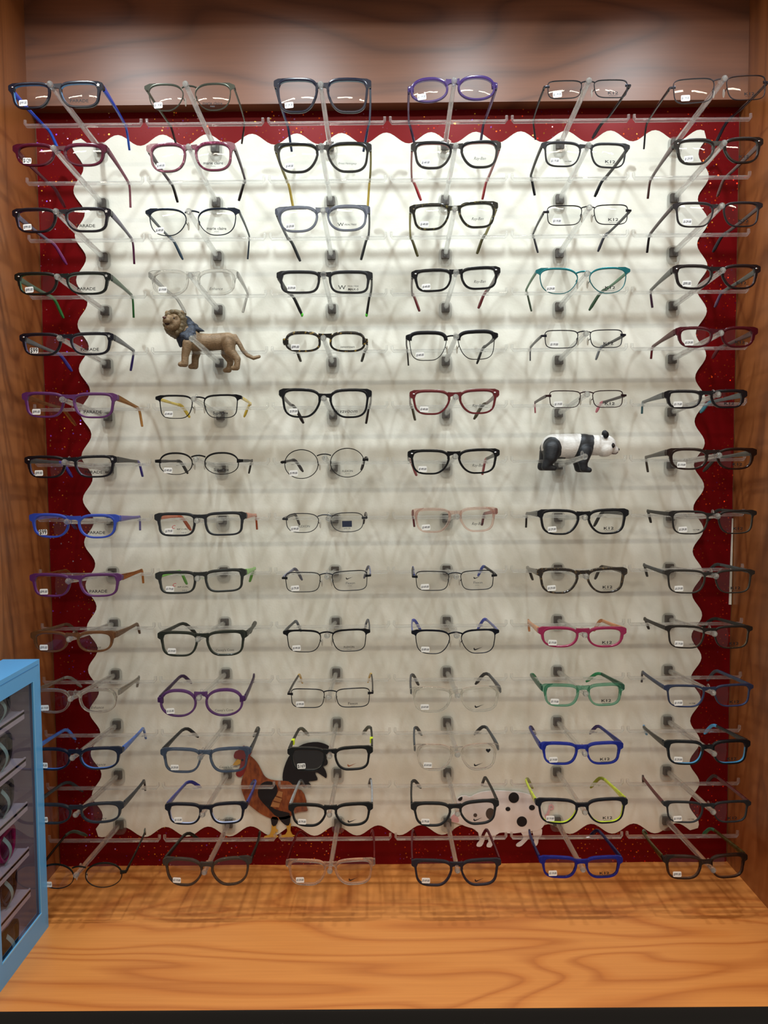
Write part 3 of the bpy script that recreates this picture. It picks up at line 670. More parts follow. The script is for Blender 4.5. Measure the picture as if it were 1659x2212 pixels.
(11,5,1169,1350,1501,49,0.1,'rect2','plastic','c:8CCAB4','c:A8DCC8','d:3A6A54','k:2A8A58','K12','$119.00','mint green translucent rectangular eyeglasses'),
(11,6,1435,1629,1503,49,0.0,'rect2','thin','m:16223E','m:22305A','m:22304A','m:2C3040','K12','$119.00','slim navy blue eyeglasses with dark temples'),
(12,1,62,264,1639,49,0.0,'soft','plastic','k:10182C','k:2E64B0','k:2C64C0','k:3A70C8','Enhance','$99.00','black eyeglasses with bright blue inner rims and temples'),
(12,2,346,542,1642,54,0.2,'rect2','plastic','d:4A5A72','c:8494AC','d:34383E','k:24262A','casey','$129.00','grey-blue translucent rectangular eyeglasses beside the rooster'),
(12,3,621,806,1639,52,-0.4,'rect2','plastic','k:0E0F10','k:16181A','m:1A1C1C','m:5A5C50','niker','$169','black eyeglasses with neon yellow bands, in front of the rooster tail'),
(12,4,894,1079,1636,57,0.2,'way','plastic','c:F2F0EC','c:F6F4F0','m:3A424A','m:30363C','heart','$169.00','crystal clear eyeglasses with a black heart on one lens'),
(12,5,1166,1347,1627,49,0.4,'rect2','plastic','d:1C2EA8','c:4A60D8','d:3A48A0','d:4A3A80','K12','$119.00','bright blue translucent rectangular eyeglasses'),
(12,6,1435,1622,1625,53,0.2,'rect2','plastic','k:0C1014','k:3A8AB8','k:16181C','k:48A0D8','K12','$129.00','black eyeglasses with sky blue inner rims'),
(13,1,62,267,1757,45,-0.4,'soft','plastic','k:22262E','d:3A4452','d:4A525C','d:3A4048','Enhance','$99.00','dark slate eyeglasses with low rounded lenses'),
(13,2,356,534,1757,47,0.0,'rect2','plastic','k:0C0E1C','k:B8C0E0','k:2C3888','k:28348A','casey','$115.00','black eyeglasses with white-edged top and blue temples'),
(13,3,623,806,1760,50,0.0,'way','plastic','k:0C0C0E','k:18181A','m:A8ACB0','m:4A4C50','nike','$179.00','glossy black eyeglasses with silver-grey temples'),
(13,4,888,1079,1757,53,-1.5,'way','plastic','m:18191B','m:202224','m:1C1E20','m:26282A','nike','$179.00','matte black eyeglasses in front of the spotted pig'),
(13,5,1157,1357,1752,55,0.3,'way','plastic','k:0C0D18','k:C8D820','k:D0E028','k:8A9418','K12','$119.00','black eyeglasses with neon yellow inner rims and temples'),
(13,6,1434,1624,1754,47,0.4,'rect2','thin','m:1E2022','m:2A2C2E','m:5A2024','m:301C1E','K12','$119.00','slim charcoal eyeglasses with dark red temples'),
(14,1,72,272,1892,55,-0.6,'round','mbrow','x:22201C','x:2C2824','x:2A2620','k:3A4A40','','$119.00','thin dark brown metal eyeglasses with round lenses'),
(14,2,351,544,1883,61,0.0,'cat','plastic','d:4A423C','c:8A8478','d:363C38','d:343A36','','$119.00','smoky taupe eyeglasses with large curved lenses'),
(14,3,617,811,1884,56,0.0,'square','plastic','c:F4F0EC','c:F8F6F2','c:B05060','c:B05060','nike','$129.00','crystal clear square eyeglasses with rose red temples'),
(14,4,889,1083,1885,58,0.2,'square','plastic','m:1E1A24','m:28222E','d:7A2E3C','d:7A2E3C','nike','$169.00','matte plum-black square eyeglasses with maroon temples'),
(14,5,1165,1346,1873,47,0.8,'rect2','plastic','d:1A26A0','c:3A50C8','d:2A3478','d:2A2A58','K12','$119.00','royal blue translucent eyeglasses over the wooden shelf'),
(14,6,1433,1616,1872,52,-0.8,'rect2','plastic','d:2C201C','c:B8A898','d:6A5C30','k:2E6A50','','$99.00','brown eyeglasses fading to clear, with green temple ends'),
]
YF = -0.170
def logo2(k):
    if k == 'rip': return [(text_mesh('RIP CURL', 0.0155, INK, 0.15, 0.012, 0.7), 0.004, 0), (text_mesh('C', 0.005, REDINK, 0.3, 0.01), -0.008, 0.003), (text_mesh('54016', 0.007, GREYINK), 0.006, -0.005)]
    if k == 'Flex2': return [(text_mesh('Flexon', 0.0135, INK, 0.0, 0.004), 0, 0), (text_mesh('eyewear', 0.006, GREYINK), 0, -0.0034)]
    if k == 'navy': return [(NAVY, 0, 0), (text_mesh('640-18', 0.009, GREYINK), 0, -0.006)]
    return logo_items(k)
NAVY = flat_mesh('navy_square', [[(-0.0068, -0.0038), (0.0068, -0.0038), (0.0068, 0.0048), (-0.0068, 0.0048)]], solid('18223A', 0.4))
PARENT_TEXT = {}
for g in G:
    (r, c, x0, x1, yc, hp, roll, shape, style, front, inner, temple, tipc, logo, price, desc) = g
    pl, prt = at(x0, yc, YF), at(x1, yc, YF)
    mid = (pl + prt) / 2; W = prt[0] - pl[0]
    H = (at((x0 + x1) / 2, yc - hp / 2, YF) - at((x0 + x1) / 2, yc + hp / 2, YF))[2]
    root = empty('eyeglasses', (mid[0], YF, mid[2]), (0, math.radians(roll) - ROLL, 0))
    tag(root, '%s, %s row, %s column' % (desc, ORD[r], COLN[c]), 'eyeglasses', 'eyeglasses on the display pegs')
    zr = rodz(r, c, YF)
    bh = 0.0046 if style in ('plastic', 'thin', 'chunky') else 0.0018
    bv = zr + 0.0036 + bh / 2 - mid[2]
    bv = max(0.08 * H, min(0.32 * H, bv))
    ve_est = SHAPES[shape][4] * H / 2 if (style == 'metal' or shape in ('oval', 'round', 'oct')) else H / 2 - 0.0055
    bar_top = ROWZ(r) + BZ + 0.0034
    drop = (mid[2] + ve_est) - (bar_top + 0.0026)
    lc, lw, lh, zc, ve = build_glasses(root, W, H, shape, style, front, inner, temple, tipc, bv, drop, tl=min(0.140, 1.02 * W + 0.004), rest_y=-BD - YF)
    # sticker at the lower outer part of the left lens
    su = -lc - lw * 0.24; sv = zc - lh * 0.31
    s = mobj('price_sticker', STM, root); s.location = (su, WRAP * su * su - DOME - 0.0001, sv); s.rotation_euler = (0, random.uniform(-0.08, 0.05), math.atan(2 * WRAP * su))
    t = mobj('price_text', text_mesh(price, 0.0104, INKB if len(price) > 4 else INK, 0.3 if len(price) > 4 else 0, 0.012, 1.35), s); t.location = (0, -0.0005, 0)
    if c == 6 and r in (8, 10, 11, 13) or (r, c) == (2, 5):
        add_print(root, [(text_mesh('ULTEM', 0.0085, INK, 0, 0.006, 0.8), 0, 0)], -lc + lw * 0.16, zc - lh * 0.33)
    if logo == 'navy':
        add_print(root, [(text_mesh('FLEXON', 0.0165, GREYINK, 0, 0.006), 0, 0)], -lc + lw * 0.05, zc - lh * 0.18)
        add_print(root, logo2(logo), lc, zc - lh * 0.1)
    elif logo == 'rip':
        add_print(root, logo2(logo), -lc + lw * 0.08, zc - lh * 0.22)
    elif logo == 'hem':
        add_print(root, logo2(logo), lc, zc - lh * 0.24)
    elif logo == 'RB':
        add_print(root, logo2(logo), lc + lw * 0.02, zc - lh * 0.18)
    elif logo == 'heart':
        add_print(root, logo2(logo), lc + 0.003, zc - lh * 0.05)
    elif logo == 'nikef':
        add_print(root, logo2(logo), lc, zc - lh * 0.08)
    elif logo:
        add_print(root, logo2(logo), lc + (lw * 0.06 if logo == 'K12' else 0), zc - lh * 0.30)
    if logo == 'PARADE' and c == 1 and r in (1, 3, 4, 5, 7) or (r, c) in ((4, 4), (4, 6), (6, 4), (7, 4), (2, 6)):
        for sd in (-1, 1):
            o = mobj('stud', STAR if (sd > 0 and c == 1) else STUD, root); ux = W / 2 - 0.006
            o.location = (sd * ux, WRAP * ux * ux - 0.0023, ve + 0.001)
    if (r, c) == (4, 3):       # bright ends on the temples
        for te in [o for o in root.children if o.name.startswith('temple')]:
            tp_ = te.children[0]; e_ = tp_.data.vertices; n8 = len(e_) // 8
            q = MB(); ctr = sum((e_[i].co for i in range((n8 - 1) * 8, n8 * 8)), Vector()) / 8; q.ball(tuple(ctr), (0.0022, 0.004, 0.0034), nu=8, nv=6)
            o = mobj('temple_end', q.mesh('temple_end', [solid('58D838', 0.5)]), te); o['label'] = 'lime green temple end'
    if (r, c) == (12, 3):      # neon bands on the temples
        for sd in (-1, 1):
            q = MB(); q.box((-0.0022, -0.004, -0.0035), (0.0022, 0.004, 0.0035)); o = mobj('temple_band', q.mesh('temple_band', [solid('D8F020', 0.5)], False), root)
            o.location = (sd * (W / 2 - 0.003), 0.045, ve - drop * 0.42)

# ------------------------------------------------------------------ toy animals
def remeshed(name, balls, voxel, smooth_it=6):
    """balls: (x,y,z,r) or chains; union by voxel remesh"""
    mb = MB()
    for b in balls: mb.ball(b[:3], b[3], nu=16, nv=12)
    me = mb.mesh(name); o = bpy.data.objects.new('tmp', me); C.objects.link(o)
    md = o.modifiers.new('r', 'REMESH'); md.mode = 'VOXEL'; md.voxel_size = voxel; md.use_smooth_shade = True
    ms = o.modifiers.new('s', 'SMOOTH'); ms.factor = 0.5; ms.iterations = smooth_it
    dg = bpy.context.evaluated_depsgraph_get(); dg.update()
    res = bpy.data.meshes.new_from_object(o.evaluated_get(dg)); bpy.data.objects.remove(o)
    res.name = name; res.polygons.foreach_set('use_smooth', [True] * len(res.polygons)); res.materials.clear(); return res
def chain(a, b, r0, r1, n=8):
    return [(a[0] + (b[0] - a[0]) * t, a[1] + (b[1] - a[1]) * t, a[2] + (b[2] - a[2]) * t, r0 + (r1 - r0) * t) for t in [i / n for i in range(n + 1)]]
def fur(name, c1, c2, rough=0.6, bump=0.6, scale=(260, 260, 900)):
    m, N, L = newmat(name); tc = N.new('ShaderNodeTexCoord'); mp = N.new('ShaderNodeMapping'); mp.inputs['Scale'].default_value = scale
    L.new(tc.outputs['Object'], mp.inputs[0]); n = N.new('ShaderNodeTexNoise'); n.inputs['Scale'].default_value = 1; n.inputs['Detail'].default_value = 3; L.new(mp.outputs[0], n.inputs[0])
    r = N.new('ShaderNodeValToRGB'); r.color_ramp.elements[0].color = hx(c1); r.color_ramp.elements[1].color = hx(c2); r.color_ramp.elements[0].position = 0.3; r.color_ramp.elements[1].position = 0.7
    L.new(n.outputs[0], r.inputs[0]); b = pr(N, (1, 1, 1, 1), rough); L.new(r.outputs[0], b.inputs['Base Color'])
    bp = N.new('ShaderNodeBump'); bp.inputs['Strength'].default_value = bump; bp.inputs['Distance'].default_value = 0.0008; L.new(n.outputs[0], bp.inputs['Height']); L.new(bp.outputs[0], b.inputs['Normal'])
    out(N, L, b.outputs[0]); return m

# lion standing across the peg of row five, second column; its belly rests on the crossbar
LY = -0.0764
k_l = 1.0 / 6.144; mpp = (CAM[1] * -1 + LY) / FPX     # metres per photo pixel at that depth
lo = at(330 + 750 * k_l, 640 + 745 * k_l, LY)
def lp(zx, zy, dy=0.0): return (lo[0] + (zx - 750) * k_l * mpp, LY + dy, lo[2] - (zy - 745) * k_l * mpp)
def lr(r): return r * k_l * mpp
B = []
B += chain(lp(560, 610), lp(760, 615), lr(122), lr(112)); B += chain(lp(760, 615), lp(1000, 600), lr(112), lr(112))
B += chain(lp(560, 590), lp(420, 470, -0.004), lr(115), lr(112))                      # neck
for dy, ox in ((-0.0125, 0), (0.0135, 75)):                                        # front legs
    B += chain(lp(500 + ox, 640, dy), lp(460 + ox, 800, dy), lr(72), lr(50)); B += chain(lp(460 + ox, 800, dy), lp(455 + ox, 905, dy), lr(50), lr(46))
    B += chain(lp(450 + ox, 905, dy), lp(395 + ox, 912, dy), lr(42), lr(34))
for dy, ox in ((-0.0125, 0), (0.0135, -150)):                                      # hind legs
    B += chain(lp(1025 + ox * 0.3, 640, dy), lp(1040 + ox * 0.6, 740, dy), lr(92), lr(74)); B += chain(lp(1040 + ox * 0.6, 740, dy), lp(1140 + ox * 0.9, 850, dy), lr(70), lr(44))
    B += chain(lp(1140 + ox * 0.9, 850, dy), lp(1130 + ox, 955, dy), lr(44), lr(40)); B += chain(lp(1130 + ox, 962, dy), lp(1080 + ox, 966, dy), lr(38), lr(32))
pts_t = [(1090, 540), (1150, 640), (1190, 720), (1250, 785), (1330, 825), (1405, 805)]
for i in range(5): B += chain(lp(*pts_t[i]), lp(*pts_t[i + 1]), lr(34 - 2 * i), lr(32 - 2 * i), 5)
B += [(*lp(332, 365, -0.012), lr(108)), (*lp(318, 400, -0.016), lr(92))]                # skull
B += chain(lp(302, 366, -0.022), lp(276, 378, -0.0345), lr(58), lr(42)); B += chain(lp(306, 445, -0.020), lp(290, 455, -0.029), lr(50), lr(36))
B += [(*lp(282, 318, -0.0225), lr(30)), (*lp(362, 318, -0.0215), lr(32)), (*lp(306, 385, -0.034), lr(34)), (*lp(256, 388, -0.0325), lr(30))]
me = remeshed('body', B, 0.0011, 5); me.materials.append(fur('lion_fur', '6E5A40', '94795A'))
lion = empty('toy_lion', lp(750, 985)); tag(lion, 'tan plastic toy lion with a dark mane standing across a peg', 'toy lion')
bx_ = Vector(lp(750, 985))
def child_world(name, me_, par, loc):
    o = mobj(name, me_, par); o.location = -Vector(loc); return o
lb = child_world('body', me, lion, bx_)
Mn = []
rnd = random.Random(3)
hc = Vector(lp(338, 378, -0.010))
for i in range(34):                      # ruff of tufts round the face
    a = 2 * PI * i / 34; rr = lr(150 + rnd.uniform(-8, 18))
    a_ = hc + Vector((math.cos(a) * rr * 0.72, -0.0055 + rnd.uniform(-0.001, 0.001), math.sin(a) * rr * 0.86))
    b_ = hc + Vector((math.cos(a) * rr * 1.02 + lr(12), 0.009, math.sin(a) * rr * 1.1 - lr(14)))
    Mn += chain(a_, b_, lr(34), lr(14), 4)
me = remeshed('mane', Mn, 0.0009, 2); me.materials.append(fur('lion_ruff', '4A3C2A', '82704E', bump=1.0))
mo = child_world('mane', me, lion, bx_); mo['label'] = 'brown tufted mane round the face'
Mn = []
for i in range(46):
    t = rnd.random(); s_ = rnd.random()
    p0 = Vector(lp(420 + 150 * t, 300 + 110 * t + 300 * s_ * (1 - 0.45 * t), rnd.choice((-1, 1)) * (0.004 + 0.012 * s_)))
    Mn += chain(p0, p0 + Vector((lr(40) * (0.3 + t) - lr(70) * s_ * 0.7, 0, -lr(70))), lr(46), lr(12), 4)
Mn += chain(lp(430, 380), lp(420, 560), lr(118), lr(100)) + chain(lp(400, 560, -0.004), lp(385, 660, -0.004), lr(70), lr(24)) + chain(lp(520, 420), lp(690, 470, -0.002), lr(62), lr(10))
me = remeshed('back_mane', Mn, 0.0010, 2); me.materials.append(fur('lion_dark_mane', '10141C', '343E50', bump=1.0))
mo = child_world('back_mane', me, lion, bx_); mo['label'] = 'blue-black mane behind the head and under the chin'
def small(name, par, base, c, r, mat, lab=None):
    q = MB(); q.ball(c, r, nu=12, nv=8); o = mobj(name, q.mesh(name, [mat]), par); o.location = -base
    if lab: o['label'] = lab
    return o
dk = solid('1A1210', 0.3); lm_ = solid('6A3A30', 0.4)
small('eye', lion, bx_, lp(350, 338, -0.0236), lr(15), dk); small('eye', lion, bx_, lp(270, 336, -0.0246), lr(13), dk)
small('nose', lion, bx_, lp(266, 352, -0.0385), (lr(26), lr(18), lr(16)), solid('5A3830', 0.4))
small('mouth', lion, bx_, lp(284, 420, -0.0325), (lr(34), lr(22), lr(17)), solid('2A100E', 0.4), 'open dark mouth')
for zx, zy, dy in ((240, 252, -0.012), (425, 250, -0.012)):
    small('ear', lion, bx_, lp(zx, zy, dy), (lr(32), lr(20), lr(34)), fur('lion_ear', '6A5236', '9A7C54'))

# panda on the peg of row seven, fifth column, walking to the right
k_p = 1.0 / 6.38; po = at(1120 + 650 * k_p, 900 + 595 * k_p, LY)
def pp(zx, zy, dy=0.0): return (po[0] + (zx - 650) * k_p * mpp, LY + dy, po[2] - (zy - 595) * k_p * mpp)
def rr_(r): return r * k_p * mpp
B = chain(pp(480, 415), pp(700, 412), rr_(172), rr_(172)) + chain(pp(700, 412), pp(900, 395), rr_(172), rr_(155)) + chain(pp(900, 395), pp(1080, 400), rr_(150), rr_(135))
B += chain(pp(1080, 400), pp(1200, 400), rr_(140), rr_(138)) + chain(pp(1210, 420), pp(1320, 470), rr_(110), rr_(58))
for dy in (-0.0155, 0.0155):
    B += chain(pp(440, 440, dy * 0.8), pp(410, 560, dy), rr_(125), rr_(98)) + chain(pp(400, 570, dy), pp(345, 680, dy), rr_(85), rr_(56)) + chain(pp(340, 690, dy), pp(465, 708, dy), rr_(52), rr_(36))
    B += chain(pp(890, 480, dy * 0.8), pp(850, 620, dy), rr_(98), rr_(72)) + chain(pp(850, 620, dy), pp(860, 715, dy), rr_(68), rr_(54)) + chain(pp(862, 722, dy), pp(940, 738, dy), rr_(48), rr_(36))
B += [(*pp(1180, 455, -0.006), rr_(105)), (*pp(1180, 455, 0.006), rr_(105))]
me = remeshed('body', B, 0.0011, 5)
def panda_mat():
    m = fur('panda_coat', 'D8D6D2', 'F2F0EC', 0.5, 0.35); N, L = m.node_tree.nodes, m.node_tree.links
    b = [n for n in N if n.type == 'BSDF_PRINCIPLED'][0]; src = b.inputs['Base Color'].links[0].from_socket
    at_ = N.new('ShaderNodeAttribute'); at_.attribute_name = 'patch'
    mr = N.new('ShaderNodeMapRange'); mr.inputs[1].default_value = 0.42; mr.inputs[2].default_value = 0.58; L.new(at_.outputs['Fac'], mr.inputs[0])
    mx = N.new('ShaderNodeMix'); mx.data_type = 'RGBA'; mx.inputs['B'].default_value = hx('1C2026'); L.new(mr.outputs[0], mx.inputs['Factor']); L.new(src, mx.inputs['A'])
    L.new(mx.outputs['Result'], b.inputs['Base Color']); return m
me.materials.append(panda_mat())
val = []
for p in me.vertices:
    c = p.co; zx = (c[0] - po[0]) / (k_p * mpp) + 650; zy = 595 - (c[2] - po[2]) / (k_p * mpp)
    dy = abs(c[1] - LY); t = (zy - 240) / 320.0
    hind = (((zx - 435) / 118.0) ** 2 + ((zy - 435) / 152.0) ** 2 < 1 and dy > 0.007) or (zy > 470 and zx < 556 - max(0, zy - 540) * 1.3 and ((zx - 435) / 128.0) ** 2 < 1 or zy > 560 and zx < 640)
    band = 850 - 100 * max(0, t) < zx < 1020 - 40 * max(0, t) and zy < 600
    fleg = zy > 560 and 745 < zx < 1010
    val.append(1.0 if (hind or band or fleg) else 0.0)
nb = [[] for _ in me.vertices]
for e in me.edges: nb[e.vertices[0]].append(e.vertices[1]); nb[e.vertices[1]].append(e.vertices[0])
for _ in range(4): val = [(val[i] + sum(val[j] for j in nb[i])) / (1 + len(nb[i])) for i in range(len(val))]
pa = me.attributes.new('patch', 'FLOAT', 'POINT'); pa.data.foreach_set('value', val)
panda = empty('toy_panda', pp(650, 770)); bp_ = Vector(pp(650, 770)); tag(panda, 'black and white plastic toy panda standing across a peg', 'toy panda')
child_world('body', me, panda, bp_)
pblk = solid('15171B', 0.4)
for zx, zy, dy in ((1165, 262, -0.0135), (1215, 238, 0.012)):
    small('ear', panda, bp_, pp(zx, zy, dy), (rr_(42), rr_(26), rr_(50)), pblk)
for dy in (-0.0148, 0.0148):
    small('eye_patch', panda, bp_, pp(1258, 408, dy * 0.86), (rr_(34), rr_(16), rr_(36)), pblk, 'black patch round the eye')
    small('eye', panda, bp_, pp(1266, 404, dy * 0.98), (rr_(11), rr_(12), rr_(11)), solid('4A3A34', 0.15))
small('nose', panda, bp_, pp(1370, 460, 0), (rr_(18), rr_(30), rr_(20)), pblk)
q = MB(); q.sweep([pp(1235, 500, -0.0112), pp(1275, 518, -0.0095), pp(1320, 520, -0.007), pp(1352, 500, -0.005)], [(0.0012, 0.0012)] * 4, nseg=6)
o = mobj('mouth', q.mesh('mouth', [solid('3A2426', 0.5)]), panda); o.location = -bp_

# ------------------------------------------------------------------ flat cut-outs of a rooster and a pig hanging on the board
def cutout(name, label, cat, y, layers, org, zoom, support):
    root = empty(name, (0, 0, 0)); tag(root, label, cat)
    for i, (nm, poly, mat, lvl, th) in enumerate(layers):
        q = [at(org[0] + a / zoom, org[1] + b / zoom, y) for a, b in poly]
        area_ = sum(q[k][0] * q[(k + 1) % len(q)][2] - q[(k + 1) % len(q)][0] * q[k][2] for k in range(len(q)))
        pts2 = [(p[0], p[2]) for p in (q if area_ > 0 else q[::-1])]
        mb = MB(); mb.prism(pts2, y - th - lvl * 0.0004, y - lvl * 0.0004 + (0 if lvl == 0 else 0.0003)); mobj(nm, mb.mesh(nm, [mat], False), root)
    return root
def ell(cx, cy, rx, ry, n=24): return [(cx + rx * math.cos(2 * PI * i / n), cy + ry * math.sin(2 * PI * i / n)) for i in range(n)]
def smoothp(p, it=2):
    for _ in range(it):
        q = []
        for i in range(len(p)):
            a, b = p[i], p[(i + 1) % len(p)]; q += [(a[0] * .75 + b[0] * .25, a[1] * .75 + b[1] * .25), (a[0] * .25 + b[0] * .75, a[1] * .25 + b[1] * .75)]
        p = q
    return p
feather = fur('rooster_brown', '6A2E16', '9A5228', 0.5, 0.1, (200, 60, 90)); blk = solid('1C1C20', 0.5); redc = solid('7A1A1E', 0.45); yel = solid('C89A3C', 0.5); tanp = solid('B07848', 0.5)
rl = [
('tail', smoothp([(780,650),(770,560),(800,430),(860,300),(960,200),(1060,150),(1200,130),(1300,150),(1378,190),(1370,240),(1330,330),(1355,390),(1340,432),(1285,440),(1325,500),(1342,560),(1335,602),(1285,565),(1200,510),(1190,540),(1228,612),(1200,628),(1090,635),(1145,690),(1130,722),(1060,685),(900,680)],1), blk, 0, 0.0013),
('body', smoothp([(330,290),(400,340),(460,410),(500,490),(540,570),(600,610),(700,630),(840,628),(890,660),(930,720),(1040,760),(1092,925),(1040,890),(1102,1000),(1080,1018),(1000,1020),(900,1050),(860,1110),(700,1125),(600,1100),(480,1040),(380,960),(310,900),(270,800),(240,700),(250,620),(280,540),(300,470),(305,380)],1), feather, 0, 0.0022),
('leg', [(635,1195),(690,1195),(690,1240),(715,1260),(705,1290),(682,1275),(682,1320),(720,1340),(700,1355),(640,1345),(528,1366),(540,1340),(608,1318),(630,1260)], yel, 0, 0.0016),
('leg', [(820,1180),(880,1175),(875,1270),(900,1320),(930,1330),(900,1345),(840,1345),(722,1361),(740,1335),(808,1318),(835,1270)], yel, 0, 0.0016),
('thigh', smoothp([(618,1080),(730,1090),(700,1195),(640,1212)],1), blk, 1, 0.0018), ('thigh', smoothp([(700,1040),(880,1040),(868,1190),(820,1202),(740,1130)],1), blk, 1, 0.0018),
('head', smoothp([(160,270),(148,310),(165,345),(215,340),(245,380),(235,430),(215,480),(172,525),(190,570),(235,580),(275,550),(310,470),(340,330),(392,250),(365,205),(315,212),(290,182),(262,182),(255,218),(208,215),(215,235),(172,250)],1), redc, 1, 0.0022),
('beak', [(242,358),(200,348),(160,390),(138,424),(192,424),(238,402)], yel, 2, 0.0022),
('eye', ell(262,358,15,13,12), blk, 3, 0.0022),
('wing', smoothp([(470,700),(520,645),(600,625),(690,660),(715,740),(690,820),(640,880),(620,950),(700,1000),(850,1030),(880,1060),(760,1090),(690,1080),(600,980),(500,880),(455,800)],1), blk, 2, 0.0022),
('wing_panel', [(725,750),(778,770),(768,835),(695,810)], tanp, 3, 0.0022), ('wing_panel', [(680,825),(768,855),(748,897),(658,872)], tanp, 3, 0.0022), ('wing_panel', [(650,888),(742,912),(730,962),(622,950)], tanp, 3, 0.0022)]
cutout('rooster_cutout', 'flat brown rooster cut-out with a black tail on the cream board', 'rooster cut-out', -0.0085, rl, (480, 1580), 5.925, None)
pigm = fur('pig_skin', 'DAD2D0', 'EDE7E4', 0.35, 0.05, (30, 30, 30)); pigp = solid('D8A8AA', 0.4); brn = solid('3E2C1E', 0.5)
pl_ = [('body', smoothp([(155,385),(200,350),(270,338),(325,365),(400,320),(500,290),(650,278),(800,284),(950,295),(1100,330),(1180,400),(1230,480),(1270,560),(1295,650),(1265,740),(1200,785),(1100,795),(1030,805),(850,828),(720,805),(650,850),(520,865),(430,815),(380,762),(280,738),(200,702),(80,674),(66,640),(110,570),(170,535),(190,460),(158,432)],1), pigm, 0, 0.0022),
('leg', smoothp([(425,790),(550,800),(500,950),(470,998),(408,995),(412,958),(455,915),(440,860)],1), pigm, 0, 0.0016), ('leg', smoothp([(510,820),(670,820),(625,930),(602,1005),(540,1003),(538,970),(572,925)],1), pigm, 0, 0.0016),
('leg', smoothp([(965,795),(1090,780),(1095,870),(1025,950),(970,998),(915,992),(918,962),(992,918),(1012,870)],1), pigm, 0, 0.0016), ('leg', smoothp([(1120,780),(1250,750),(1244,860),(1202,880),(1198,960),(1152,1003),(1128,990),(1150,930),(1140,870)],1), pigm, 0, 0.0016),
('tail', [(1330,520),(1335,470),(1370,450),(1400,480),(1398,520),(1360,530),(1352,505),(1372,508),(1380,490),(1368,475),(1350,488),(1350,540),(1330,600),(1290,640),(1280,600),(1310,570)], pigp, 0, 0.0013),
('spot', ell(885,366,67,68), blk, 1, 0.0022), ('spot', ell(810,511,31,27), blk, 1, 0.0022), ('spot', ell(1117,493,38,34), blk, 1, 0.0022), ('spot', ell(988,671,66,66), blk, 1, 0.0022),
('cheek_patch', ell(585,570,58,72), brn, 1, 0.0022), ('eye', ell(455,405,21,17), blk, 1, 0.0022), ('nostril', ell(393,590,24,24), brn, 1, 0.0022),
('ear', smoothp([(165,392),(200,360),(232,352),(225,395),(195,412)],1), blk, 1, 0.0022), ('snout', smoothp([(80,668),(66,640),(112,575),(160,590),(190,660),(170,690)],1), pigp, 1, 0.0022)]
cutout('pig_cutout', 'flat white pig cut-out with black spots low on the board', 'pig cut-out', -0.0085, pl_, (960, 1660), 5.925, None)

# ------------------------------------------------------------------ blue display case at the left edge
CX1, CX0, CYB, CYN, CZ0, CZ1 = -0.499, -0.5505, -0.170, -0.345, FZ, -0.226
blue = solid('5CAAE4', 0.35); blue_d = solid('4892D0', 0.4)
case = empty('display_case', ((CX0 + CX1) / 2, (CYB + CYN) / 2, CZ0)); tag(case, 'sky blue case with a clear window holding small sunglasses', 'display case')
cb_ = Vector(case.location)
def cpart(name, boxes, mat, par=case, lab=None, base=None):
    q = MB()
    for a, b in boxes: q.box(a, b)
    o = mobj(name, q.mesh(name, [mat], False), par)
    o.location = -cb_
    if lab: o['label'] = lab
    return o
T = 0.003
cpart('top', [((CX0, CYN, CZ1 - T), (CX1, CYB, CZ1))], blue)
cpart('base', [((CX0, CYN, CZ0), (CX1, CYB, CZ0 + T))], blue)
cpart('end_panel', [((CX0, CYB - T, CZ0 + T), (CX1 - T, CYB, CZ1 - T))], blue_d)
cpart('back_panel', [((CX0, CYN, CZ0 + T), (CX0 + T, CYB - T, CZ1 - T))], solid('C8C0CC', 0.6))
cpart('lining', [((CX0 + T, CYB - T - 0.001, CZ0 + T), (CX1 - T - 0.001, CYB - T, CZ1 - T)), ((CX0 + T, CYN, CZ0 + T), (CX1 - T - 0.001, CYB - T - 0.001, CZ0 + T + 0.001))], solid('C4BCC4', 0.6), lab='pale grey lining')
WZ0, WZ1, WYB, WYN = -0.5865, -0.2525, -0.1905, -0.3015
cpart('window_frame', [((CX1 - T, WYB, CZ0 + T), (CX1, CYB, CZ1 - T)), ((CX1 - T, CYN, CZ0 + T), (CX1, WYN, CZ1 - T)), ((CX1 - T, WYN, WZ1), (CX1, WYB, CZ1 - T)), ((CX1 - T, WYN, CZ0 + T), (CX1, WYB, WZ0))], blue)
cpart('window_edge', [((CX1 - 0.0004, WYN, WZ0), (CX1 + 0.0006, WYB, WZ0 + 0.0022)), ((CX1 - 0.0004, WYB - 0.0012, WZ0), (CX1 + 0.0004, WYB, WZ1))], solid('7EC4F0', 0.2), lab='pale blue edge of the window opening')
pane = lens_mat('E8E6EA'); cpart('window_pane', [((CX1 - T - 0.0008, WYN - 0.004, WZ0 - 0.004), (CX1 - T, WYB + 0.004, WZ1 + 0.004))], pane)
q = MB()
for i in range(44):
    y = CYB - 0.006 - i * 0.0037; q.box((CX1, y - 0.0011, CZ1 - 0.0072), (CX1 + 0.0003, y + 0.0011, CZ1 - 0.0060))
o = mobj('stitching', q.mesh('stitching', [solid('3A7AB4', 0.6)], False), case); o.location = -cb_
q = MB(); q.rings([[( -0.5245 + r * math.cos(a), -0.262 + r * 1.3 * math.sin(a), z) for r, z in ((0.006, CZ1 + 0.0001), (0.0085, CZ1 + 0.0001), (0.0085, CZ1 + 0.0003), (0.006, CZ1 + 0.0003))] for a in [2 * PI * i / 20 for i in range(20)]], close=True)
o = mobj('top_emblem', q.mesh('top_emblem', [solid('A8D8F4', 0.5)], False), case); o.location = -cb_
shelf_z = [-0.289, -0.3547, -0.4175, -0.4815, -0.5403]
white_t = solid('E4E0E6', 0.5)
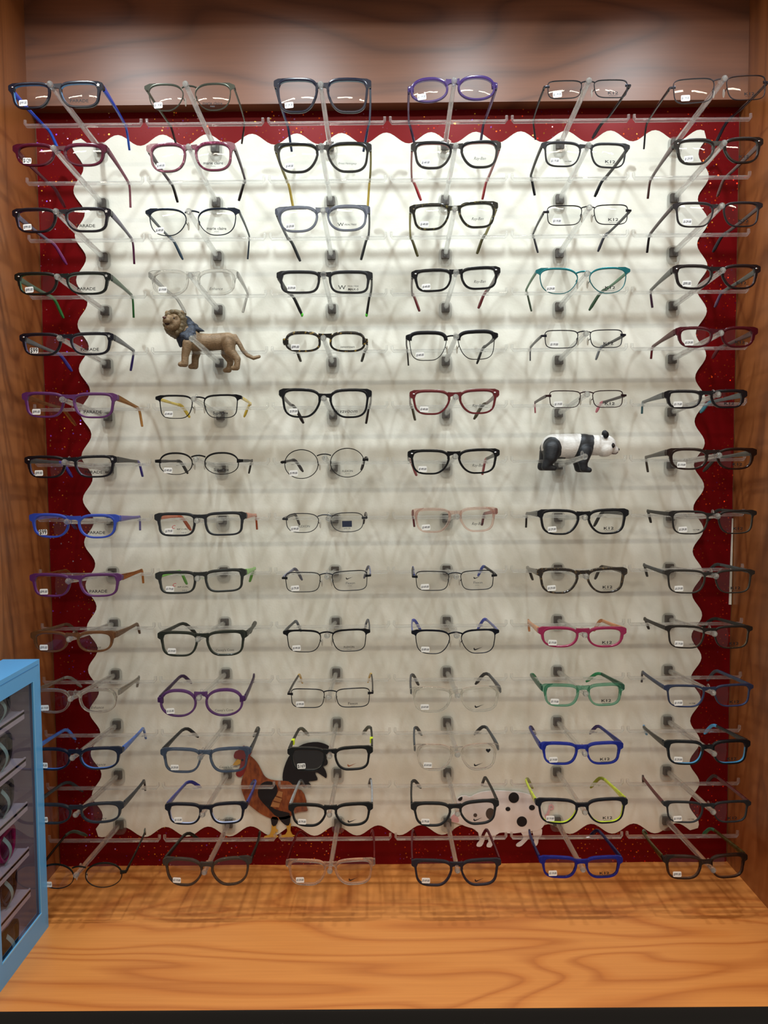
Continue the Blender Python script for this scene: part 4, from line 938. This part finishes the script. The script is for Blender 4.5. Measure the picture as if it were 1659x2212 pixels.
for sz in shelf_z:
    cpart('shelf', [((CX0 + T, WYN - 0.03, sz - 0.0035), (CX1 - 0.006, -0.208, sz)), ((CX1 - 0.0075, WYN - 0.03, sz - 0.010), (CX1 - 0.006, -0.208, sz + 0.002))], white_t)
# little sunglasses on the shelves, facing the window, each with a pale ribbon
sg = [('k:1A2A50', '3A5A90', 'dark blue'), ('k:3A3430', '5A5046', 'brown-black'), ('m:4A4A4E', '6A6A6E', 'grey'), ('k:B01C6A', 'B85090', 'magenta'), ('k:2A1C30', '4A3A50', 'dark plum'), ('k:201A1A', '6A6258', 'black')]
tops = [sz for sz in shelf_z] + [FZ + T]
rib = solid('A8D4CC', 0.5)
for (fc, tint, nm), sz in zip(sg, tops):
    hh = 0.042 if sz != shelf_z[0] else 0.036
    root = empty('sunglasses', (CX1 - 0.019, -0.272, sz + hh / 2 + 0.0005), (0, 0, PI / 2))
    pos = ['on the top shelf', 'on the second shelf', 'on the third shelf', 'on the fourth shelf', 'on the fifth shelf', 'on the floor'][tops.index(sz)]
    tag(root, 'small %s sunglasses with a pale ribbon %s of the blue case' % (nm, pos), 'sunglasses', 'sunglasses in the blue case')
    build_glasses(root, 0.112, hh, 'way', 'chunky', fc, fc, fc, fc, 0.004, 0.004, lens_tint=tint, temples=False)
    for sd in (-1, 1):      # folded temples lie behind the lenses
        q = MB(); q.sweep([(sd * 0.054, 0.006, 0.006), (sd * 0.050, 0.0155 - 0.0015 * sd, 0.004), (sd * 0.01, 0.0165 - 0.0015 * sd, 0.002), (-sd * 0.038, 0.0165 - 0.0015 * sd, -0.004)], [(0.0028, 0.007), (0.0028, 0.0065), (0.0026, 0.005), (0.0026, 0.005)], nseg=8)
        mobj('temple', q.mesh('temple', [resolve(fc)]), root)
    q = MB(); pth = []
    for i in range(13):
        a = PI * i / 12; pth.append((0.012 + 0.007 * math.sin(a * 0.9), -0.0045 - 0.006 * math.sin(a), hh * 0.42 - hh * 0.9 * i / 12))
    q.sweep(pth, [(0.0006, 0.0072)] * 13, up=(1, 0, 0), nseg=6)
    mobj('ribbon', q.mesh('ribbon', [rib]), root)
